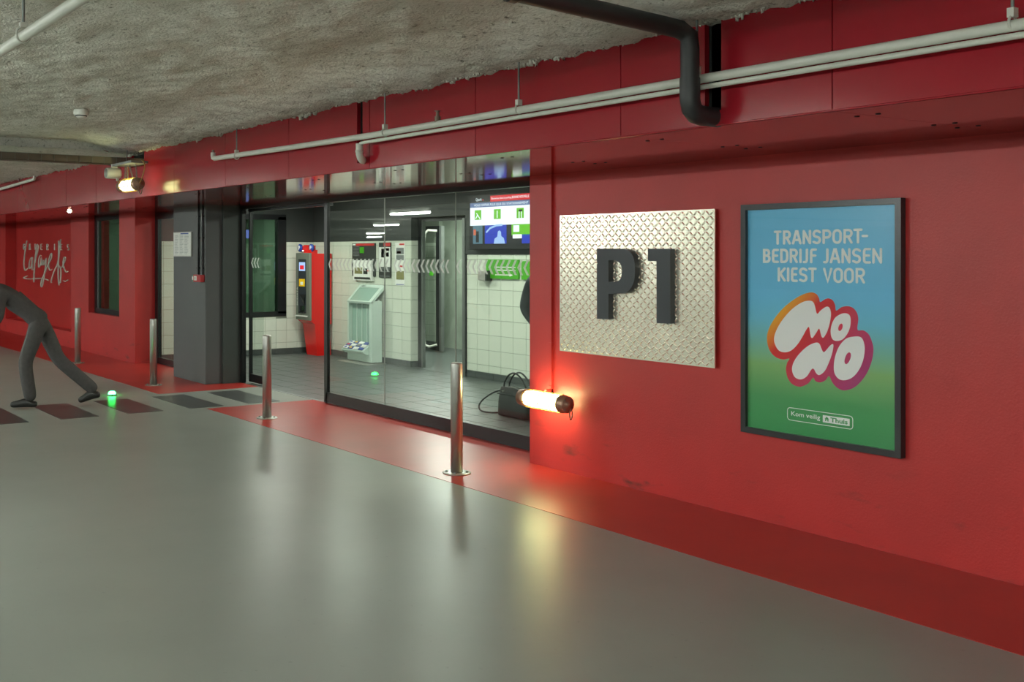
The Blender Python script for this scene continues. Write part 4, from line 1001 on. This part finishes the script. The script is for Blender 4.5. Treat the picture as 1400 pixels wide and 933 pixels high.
nt = notice((486, 356), (511, 384), 'white framed picture board hung in front of the black notice board', 'paper_white', [('picture', 'ink_olive', 0.08, 0.5, 0.36, 0.68), ('picture', 'ink_dark', 0.56, 0.78, 0.40, 0.68), ('caption', 'ink_red', 0.56, 0.88, 0.50, 0.54), ('footer', 'ink_dark', 0.06, 0.92, 0.84, 0.95)], 0.04)
notice((519, 332), (535.2, 380), 'narrow black notice with white sheets and red heading on white tiles', 'ink_dark', [('heading', 'ink_red', 0.42, 0.98, 0.01, 0.1), ('sheet', 'paper_white', 0.03, 0.98, 0.13, 0.70), ('picture', 'ink_dark', 0.22, 0.46, 0.18, 0.42), ('picture', 'ink_red', 0.62, 0.9, 0.16, 0.24), ('picture', 'ink_olive', 0.62, 0.86, 0.28, 0.4), ('text_line', 'ink_grey', 0.08, 0.92, 0.74, 0.76), ('text_line', 'ink_grey', 0.08, 0.92, 0.82, 0.84), ('text_line', 'ink_grey', 0.08, 0.92, 0.95, 0.97)], 0.015)
notice((541, 332), (554, 391), 'narrow white notice strip with small photographs on white tiles', 'paper_white', [('heading', 'ink_red', 0.45, 0.95, 0.02, 0.06), ('picture', 'ink_grey', 0.12, 0.9, 0.12, 0.27), ('caption', 'ink_red', 0.2, 0.6, 0.2, 0.25), ('picture', 'ink_grey', 0.12, 0.9, 0.29, 0.41), ('heading', 'ink_red', 0.5, 0.92, 0.53, 0.57), ('picture', 'ink_olive', 0.12, 0.92, 0.66, 0.86), ('footer', 'ink_blue', 0.1, 0.9, 0.965, 0.98)], 0.008)

# ---- television
TY = 8.58
A = PY(643, 272, TY); B = PY(645, 335, TY); tx0 = A.x - 0.0; tx1 = tx0 + 1.24; tz1 = A.z + 0.02; tz0 = B.z
tv = thing('television', 'wall mounted flat screen showing parking adverts above the tiles', 'television', ((tx0+tx1)/2, BY, tz0))
pbox('casing', (tx0-0.03, TY+0.002, tz0-0.06), (tx1+0.03, TY+0.06, tz1+0.03), 'black_plastic', tv, 0.006)
pbox('wall_mount', (tx0+0.4, TY+0.05, tz0+0.1), (tx1-0.4, BY-0.01, tz1-0.1), 'black_plastic', tv)
scn = pbox('screen', (tx0, TY-0.002, tz0), (tx1, TY+0.004, tz1), 'scr_black', tv)
TW, THh = tx1-tx0, tz1-tz0
def sc(nm, m_, x0_, x1_, y0_, y1_, lv=1): return pbox(nm, (tx0+TW*x0_, TY-0.002-0.0012*lv, tz1-THh*y1_), (tx0+TW*x1_, TY-0.001, tz1-THh*y0_), m_, scn)
def st_(txt, m_, x0_, x1_, y0_, y1_, bold=0.0, lv=2):
    tm = MB(); text_mesh(tm, txt, TW*(x1_-x0_), THh*(y1_-y0_), lambda u, v: Vector((tx0+TW*x0_+u, TY-0.0025-0.0012*lv, tz1-THh*y1_+v)), (0,0,0), bold); tm.build('screen_lettering', m_, scn)
sc('banner', 'scr_red', 0.34, 1.0, 0.0, 0.12); st_('Bienvenue dans le parking', 'scr_white', 0.36, 0.68, 0.035, 0.09); st_('BONNE NOUVELLE', 'scr_white', 0.69, 0.95, 0.03, 0.08, 0.01)
st_('Qpark', 'scr_white', 0.1, 0.2, 0.03, 0.105); sc('logo_dot', 'scr_red', 0.21, 0.225, 0.06, 0.085)
sc('title_bar', 'scr_slate', 0.0, 1.0, 0.13, 0.225); st_('VOUS OFFRIR PLUS QUE DU STATIONNEMENT', 'scr_white', 0.07, 0.94, 0.155, 0.21)
sc('white_field', 'scr_white', 0.0, 1.0, 0.225, 0.60)
for x_ in (0.08, 0.40, 0.76):
    ic = sc('icon', 'scr_green', x_, x_+0.11, 0.28, 0.48, 2)
m_ = MB()
for pth in ([(0.10,0.45),(0.13,0.38),(0.17,0.46)], [(0.115,0.35),(0.14,0.40)], [(0.455,0.32),(0.455,0.45)], [(0.80,0.36),(0.80,0.47)], [(0.835,0.36),(0.835,0.47)]):
    stroke_mesh(m_, [(u, v*0.5) for u, v in pth], 0.012, lambda u, v: Vector((tx0+TW*u, TY-0.0056, tz1-THh*v*2)), (0, 0.0006, 0))
m_.build('icon_drawing', 'scr_white', scn)
sc('icon_drawing', 'scr_black', 0.795, 0.845, 0.31, 0.35, 3)
sc('photo', 'scr_teal', 0.05, 0.21, 0.60, 0.98); sc('photo_figure', 'scr_orange', 0.06, 0.10, 0.68, 0.80, 2); sc('photo_figure', 'scr_black', 0.1, 0.15, 0.72, 0.95, 2)
sc('photo', 'scr_blue', 0.25, 0.60, 0.60, 0.98)
m_ = MB(); stroke_mesh(m_, [(0.28,0.37),(0.34,0.33),(0.44,0.305),(0.53,0.302)], 0.02, lambda u, v: Vector((tx0+TW*u, TY-0.0046, tz1-THh*v*2)), (0, 0.0006, 0)); m_.build('photo_streak', 'scr_pale', scn)
m_ = MB().prism([(tx0+TW*u, TY-0.0050, tz1-THh*v) for u, v in ((0.40,0.98),(0.41,0.88),(0.455,0.84),(0.465,0.74),(0.49,0.71),(0.515,0.74),(0.52,0.83),(0.56,0.87),(0.58,0.98))], (0, 0.0006, 0)); m_.build('photo_figure', 'scr_pale', scn)
sc('photo', 'scr_green', 0.68, 1.0, 0.60, 0.82); sc('photo', 'scr_blue', 0.84, 1.0, 0.80, 0.98); sc('photo_mark', 'scr_white', 0.71, 0.80, 0.62, 0.75, 2); sc('photo_mark', 'scr_white', 0.70, 0.84, 0.80, 0.88, 2)
# ---- green direction signs and a small dispenser below
def gsign(pa, pb, label, w_extra=0):
    Y = BY - 0.007; A = PY(pa[0], pa[1], Y); B = PY(pb[0], pb[1], Y)
    t = thing('direction_sign', label, 'sign', (A.x, Y, B.z))
    x1_ = B.x + w_extra; xm = (A.x + x1_)/2
    pbox('panel', (A.x, Y-0.03, B.z), (xm-0.003, Y, A.z), 'sign_green', t); pbox('panel', (xm+0.003, Y-0.03, B.z), (x1_, Y, A.z), 'sign_green', t)
    W_, Hh = x1_-A.x, A.z-B.z; m_ = MB()
    stroke_mesh(m_, [(A.x+W_*0.3, B.z+Hh*0.2), (A.x+W_*0.78, B.z+Hh*0.2)], 0.012, lambda u, v: Vector((u, Y-0.031, v)), (0, 0.001, 0))
    m_.prism([(A.x+W_*0.74, Y-0.031, B.z+Hh*0.12), (A.x+W_*0.84, Y-0.031, B.z+Hh*0.2), (A.x+W_*0.74, Y-0.031, B.z+Hh*0.28)], (0, 0.001, 0)); m_.build('arrow', 'paper_white', t)
    for q in range(2): pbox('text_line', (A.x+W_*0.3, Y-0.032, B.z+Hh*(0.42+0.16*q)), (A.x+W_*0.92, Y-0.029, B.z+Hh*(0.47+0.16*q)), 'paper_white', t)
gsign((667, 355), (711, 382), 'green direction sign with white arrow below the television')
gsign((715.5, 357), (733, 383), 'narrower green sign beside the large green direction sign', 0.3)
A = PY(653, 370, 8.6); B = PY(665, 384, 8.6)
bx = thing('wall_dispenser', 'small steel wall box with dark side left of the green sign', 'dispenser', (A.x, BY, B.z))
pbox('body', (A.x, 8.6, B.z), (B.x-0.03, BY-0.004, A.z), 'steel', bx, 0.005); pbox('side_cover', (B.x-0.03, 8.598, B.z-0.002), (B.x, BY-0.004, A.z+0.002), 'ink_dark', bx, 0.004)

# ---- handbag on the lobby floor
hbx0, hbx1, hby0, hby1 = -8.56, -8.10, 6.90, 7.06
bg = thing('handbag', 'black leather handbag with looped strap on the lobby floor', 'handbag', ((hbx0+hbx1)/2, 7.0, 0))
bm = MB(); sec = []
for z, sx_, sy_ in ((0.0, 0.98, 0.95), (0.02, 1.0, 1.0), (0.15, 0.98, 0.95), (0.25, 0.94, 0.75), (0.285, 0.92, 0.55), (0.29, 0.90, 0.5)):
    cx_, cy_ = (hbx0+hbx1)/2, (hby0+hby1)/2; a_, b_ = (hbx1-hbx0)/2*sx_, (hby1-hby0)/2*sy_
    ring = []
    for k in range(20):
        t_ = 2*PI*k/20; c_, s_ = math.cos(t_), math.sin(t_)
        ring.append((cx_ + a_*math.copysign(abs(c_)**0.3, c_), cy_ + b_*math.copysign(abs(s_)**0.3, s_), z))
    sec.append(ring)
bm.add([p_ for r_ in sec for p_ in r_], [(i*20+k, i*20+(k+1) % 20, (i+1)*20+(k+1) % 20, (i+1)*20+k) for i in range(len(sec)-1) for k in range(20)] + [tuple(reversed(range(20))), tuple(range(100, 120))], True)
bm.build('body', 'black_leather', bg)
pbox('front_flap', (hbx0+0.02, hby0-0.004, 0.215), (hbx1-0.02, hby0+0.05, 0.225), 'black_leather', bg)
for s_, yv in ((0, hby0+0.05), (1, hby1-0.04)):
    h0, h1 = hbx0+0.08, hbx1-0.06
    MB().tube(catmull([(h0, yv, 0.23), (h0-0.01, yv, 0.32), (h0+0.06, yv, 0.41), ((h0+h1)/2, yv, 0.44), (h1-0.06, yv, 0.39), (h1+0.01, yv, 0.30), (h1+0.02, yv, 0.23)], 5, False), 0.009, 8).build('handle', 'black_leather', bg)
MB().tube(catmull([(hbx0+0.01, 7.0, 0.25), (hbx0-0.12, 6.97, 0.21), (hbx0-0.24, 6.93, 0.13), (hbx0-0.28, 6.9, 0.06), (hbx0-0.22, 6.88, 0.015), (hbx0-0.08, 6.89, 0.012), (hbx0+0.01, 6.93, 0.02)], 6, False), 0.009, 8).build('shoulder_strap', 'black_leather', bg)
for xx in (hbx0+0.10, hbx1-0.12): MB().lathe([(0.014, 0), (0.014, 0.006)], (xx, hby0+0.004, 0.245), 'y', 12).build('buckle', 'chrome', bg)
MB().tube([(hbx0+0.1, 6.98, 0.292), (hbx1-0.1, 6.98, 0.292)], 0.005, 6).build('zip', 'chrome', bg)

# ---- lobby downlights
LL = ['beside the pay machine', 'before the corridor door', 'near the television', 'above the handbag']
for (x, y), w_ in zip(LOBBY_LAMPS, LL):
    t = thing('downlight_offscreen', 'round recessed downlight in dark lobby ceiling ' + w_, 'downlight', (x, y, LC), 'lobby downlights')
    MB().lathe([(0.16, -0.012), (0.16, 0.002), (0.13, 0.002), (0.13, -0.012)], (x, y, LC), n=24).build('ring', 'white_plastic', t)
    MB().lathe([(0.13, -0.006), (0.13, -0.002)], (x, y, LC), n=24).build('diffuser_offscreen', 'downlight_disc', t)

# ---- garage fluorescent battens (light the scene, mirrored in the glass)
FT = [(x, -7.3, 2.56) for x in (-29.2, -17.2, -5.2, 4.0)] + [(-42, -15, 2.56), (-52, -21.3, 2.56), (-30, -15, 2.56), (-12, -15, 2.56), (-6, -15, 2.56)]
FT += [(x, -1.2, 2.5) for x in (-24.9, -18.9, -12.9, -6.9, -0.9, 5.1)]
for x, y, z in FT:
    t = thing('fluorescent_light_offscreen', 'double tube fluorescent batten under the garage ceiling', 'light', (x, y, z), 'garage fluorescent battens')
    MB().box((x-0.8, y-0.05, z+0.06), (x+0.8, y+0.05, z+0.11)).box((x-0.8, y-0.09, z-0.03), (x-0.77, y+0.09, z+0.08)).box((x+0.77, y-0.09, z-0.03), (x+0.8, y+0.09, z+0.08)).build('housing', 'white_plastic', t)
    for d in (-0.055, 0.055): MB().tube([(x-0.77, y+d, z), (x+0.77, y+d, z)], 0.019, 8).build('tube_offscreen', 'tube_light', t)
    for d in (-0.5, 0.5): MB().tube([(x+d, y, z+0.1), (x+d, y, 2.9)], 0.006, 5).build('hanger_rod', 'galv', t)

# ---- office furnishing seen through its windows
vb = thing('vertical_blind', 'pale vertical blind hanging from the office ceiling behind the glass', 'blind', (-16.4, 7.6, 2.5))
pbox('head_rail', (-16.43, 7.25, 2.46), (-16.36, 8.1, 2.50), 'white_plastic', vb)
for k in range(7):
    y = 7.3 + 0.1*k
    pbox('blind_slat', (-16.4, y, 0.4), (-16.39, y+0.075, 2.465), 'blind', vb)
dk = thing('desk', 'grey office desk behind the window', 'desk', (-17.4, 7.2, 0))
pbox('top', (-17.9, 6.6, 0.72), (-16.7, 7.3, 0.75), 'desk', dk); 
for x in (-17.85, -16.75):
    for y in (6.65, 7.25): pbox('leg', (x-0.02, y-0.02, 0), (x+0.02, y+0.02, 0.72), 'galv', dk)
a = PX(336.5, 314, LX+0.0); b = PX(341.5, 326, LX+0.0)
tag(pbox('window_sticker', (LX-0.029, a.y, b.z), (LX-0.026, b.y, a.z), 'ink_blue', None), 'small blue and white sticker on the lobby office window pane', 'sticker')

# ---- people
def skin(name, V, E, Rr, mat, par, root=0, sub=2):
    me = bpy.data.meshes.new(name); me.from_pydata([tuple(v) for v in V], E, [])
    o = bpy.data.objects.new(name, me); COL.objects.link(o)
    m = o.modifiers.new('Skin', 'SKIN'); m.use_smooth_shade = True; m.branch_smoothing = 0.5
    for i, d in enumerate(me.skin_vertices[0].data):
        r = Rr[i]; d.radius = r if isinstance(r, tuple) else (r, r); d.use_root = (i == root)
    s_ = o.modifiers.new('Sub', 'SUBSURF'); s_.levels = sub; s_.render_levels = sub
    bpy.context.view_layer.update()
    m2 = bpy.data.meshes.new_from_object(o.evaluated_get(bpy.context.evaluated_depsgraph_get()))
    bpy.data.objects.remove(o)
    off = origin(par)
    for v in m2.vertices: v.co -= off
    m2.materials.clear(); m2.materials.append(MATS[mat])
    for p_ in m2.polygons: p_.use_smooth = True
    m2.name = name
    r = bpy.data.objects.new(name, m2); COL.objects.link(r); r.parent = par
    return r
def person(O, fwd, J, label, jm, tm_, lift):
    """J: joint name -> (forward, left, up) about the ground point O"""
    fwd = Vector((fwd[0], fwd[1], 0)).normalized(); lf = Vector((-fwd.y, fwd.x, 0)); O = Vector((O[0], O[1], 0))
    P = {k: O + fwd*v[0] + lf*v[1] + Vector((0, 0, v[2])) for k, v in J.items()}
    t = thing('person', label, 'person', O)
    # body: one continuous figure
    names = ['pelvis','spine','chest','neck','jaw','skull','crown','hipL','kneeL','ankL','toeL','hipR','kneeR','ankR','toeR','shL','elL','wrL','shR','elR','wrR']
    rad = dict(pelvis=.085, spine=.08, chest=.085, neck=.048, jaw=(.058,.068), skull=(.072,.088), crown=(.05,.06), hipL=.06, hipR=.06, kneeL=.045, kneeR=.045, ankL=.034, ankR=.034, toeL=.026, toeR=.026, shL=.045, shR=.045, elL=.036, elR=.036, wrL=.026, wrR=.026)
    V = [P[n] for n in names]; R_ = [rad[n] for n in names]; ix = {n: i for i, n in enumerate(names)}
    ed = [('pelvis','spine'),('spine','chest'),('chest','neck'),('neck','jaw'),('jaw','skull'),('skull','crown'),('pelvis','hipL'),('hipL','kneeL'),('kneeL','ankL'),('ankL','toeL'),('pelvis','hipR'),('hipR','kneeR'),('kneeR','ankR'),('ankR','toeR'),('chest','shL'),('shL','elL'),('elL','wrL'),('chest','shR'),('shR','elR'),('elR','wrR')]
    E = [(ix[a], ix[b]) for a, b in ed]
    for sd in 'LR':                                     # hands with five bent fingers
        wv = P['wr'+sd]; d = (wv - P['el'+sd]).normalized(); sgn = 1 if sd == 'L' else -1
        inn = (-lf*sgn); thb = fwd; thb = (thb - d*thb.dot(d)).normalized(); inn = (inn - d*inn.dot(d)).normalized()
        pi = len(V); V.append(wv + d*0.05); R_.append((0.03, 0.017)); E.append((ix['wr'+sd], pi))
        for k, (off_, ln) in enumerate(((-0.027, 0.06), (-0.009, 0.075), (0.009, 0.08), (0.027, 0.07))):
            b0 = V[pi] + d*0.035 + thb*off_; i0 = len(V)
            V += [b0, b0 + d*ln*0.5 + inn*0.008, b0 + d*ln*0.85 + inn*0.03]; R_ += [0.0095, 0.0085, 0.007]; E += [(pi, i0), (i0, i0+1), (i0+1, i0+2)]
        i0 = len(V); V += [V[pi] + thb*0.032 - d*0.01, V[pi] + thb*0.052 + d*0.022 + inn*0.01, V[pi] + thb*0.054 + d*0.05 + inn*0.02]; R_ += [0.012, 0.010, 0.008]; E += [(pi, i0), (i0, i0+1), (i0+1, i0+2)]
    body = skin('body', V, E, R_, 'skin', t)
    hd = P['skull']; up = (P['crown'] - P['jaw']).normalized(); fc = (fwd - up*fwd.dot(up)).normalized()
    def face(u, s_, v): return hd + fc*u + lf*s_ + up*v
    MB().tube([face(0.078, 0, 0.01), face(0.10, 0, -0.03)], [0.008, 0.014], 8).ball(face(0.098, 0, -0.034), 0.014).build('nose', 'skin', body)
    for s_ in (-0.03, 0.03): MB().ball(face(0.08, s_, 0.005), 0.011).build('eye', 'eye_dark', body)
    MB().tube([face(0.078, -0.022, -0.075), face(0.083, 0, -0.075), face(0.078, 0.022, -0.075)], 0.006, 6).build('mouth', 'ink_red', body)
    for s_ in (-0.078, 0.078): MB().ball(face(0.0, s_, -0.01), 0.026, (0.8, 0.5, 1.2)).build('ear', 'skin', body)
    skin('hair', [face(0.03, 0, 0.075), face(-0.02, 0, 0.07), face(-0.065, 0, 0.03), face(-0.07, 0, -0.04)], [(0,1),(1,2),(2,3)], [(0.066, 0.05), (0.08, 0.06), (0.075, 0.06), (0.05, 0.04)], 'hair', t, 1)
    # trousers
    def lerp(a, b, q): return P[a].lerp(P[b], q)
    skin('trousers', [P['pelvis'].lerp(P['spine'], 0.55), P['pelvis'] - Vector((0,0,0.03)), P['hipL'], P['kneeL'], lerp('kneeL','ankL',1.09), P['hipR'], P['kneeR'], lerp('kneeR','ankR',1.09)], [(0,1),(1,2),(2,3),(3,4),(1,5),(5,6),(6,7)], [(.155,.12), (.15,.12), .10, .078, .07, .10, .078, .07], tm_, t, 1)
    skin('jacket', [P['pelvis'].lerp(P['spine'], -0.35), P['spine'], P['chest'], P['neck'].lerp(P['chest'], 0.12), P['shL'], P['elL'], lerp('elL','wrL',0.95), P['shR'], P['elR'], lerp('elR','wrR',0.95)], [(0,1),(1,2),(2,3),(2,4),(4,5),(5,6),(2,7),(7,8),(8,9)], [(.175,.14), (.15,.125), (.165,.13), .075, .085, .066, .05, .085, .066, .05], jm, t, 1)
    for sd in 'LR':
        an, to = P['ank'+sd], P['toe'+sd]; d = (to - an); d.z = 0; d.normalize(); he = an - d*0.045; 
        tilt = lift.get(sd, 0.0)
        sole = 0.045
        hl = Vector((he.x, he.y, max(an.z - 0.055, 0.045))); ml = an.lerp(to, 0.5); ml = Vector((ml.x, ml.y, hl.z*0.5 + 0.5*sole + 0.005)); tp = Vector((to.x, to.y, sole)) + d*0.075; hl -= d*0.03
        skin('shoe', [an - Vector((0,0,0.0)), hl, ml, tp], [(0,2),(1,2),(2,3)], [(.055,.055), (.046,.044), (.052,.046), (.044,.036)], 'shoe', t, 2)
    return t
person((-11.60, 3.12), (-0.39, -0.92), dict(
    pelvis=(0,0,.93), spine=(.15,0,1.07), chest=(.34,0,1.20), neck=(.50,0,1.30), jaw=(.565,0,1.34), skull=(.62,0,1.41), crown=(.68,0,1.49),
    hipL=(0,.09,.87), kneeL=(.14,.09,.49), ankL=(.08,.09,.10), toeL=(.22,.09,.04), hipR=(-.02,-.09,.87), kneeR=(-.18,-.09,.50), ankR=(-.55,-.09,.17), toeR=(-.46,-.09,.05),
    shL=(.38,.19,1.24), elL=(.38,.25,.97), wrL=(.56,.22,.80), shR=(.38,-.19,1.24), elR=(.52,-.24,.99), wrR=(.74,-.19,.92)),
    'person in grey clothes leaning forward and striding across the crosswalk', 'jacket', 'trousers', {'R': 0.3})
person((-7.90, 6.98), (0.1, 1.0), dict(
    pelvis=(0,0,.96), spine=(0,0,1.14), chest=(.01,0,1.34), neck=(.0,0,1.50), jaw=(.02,0,1.56), skull=(.02,0,1.64), crown=(.01,0,1.73),
    hipL=(0,.09,.90), kneeL=(.02,.10,.50), ankL=(-.02,.10,.09), toeL=(.12,.11,.04), hipR=(0,-.09,.90), kneeR=(.02,-.10,.50), ankR=(-.02,-.10,.09), toeR=(.12,-.11,.04),
    shL=(0,.19,1.40), elL=(-.04,.29,1.10), wrL=(.06,.19,.90), shR=(0,-.19,1.40), elR=(-.02,-.26,1.12), wrR=(.12,-.2,.95)),
    'person in dark jacket standing in the lobby behind the red wall, elbow out', 'jacket_dark', 'trousers', {})
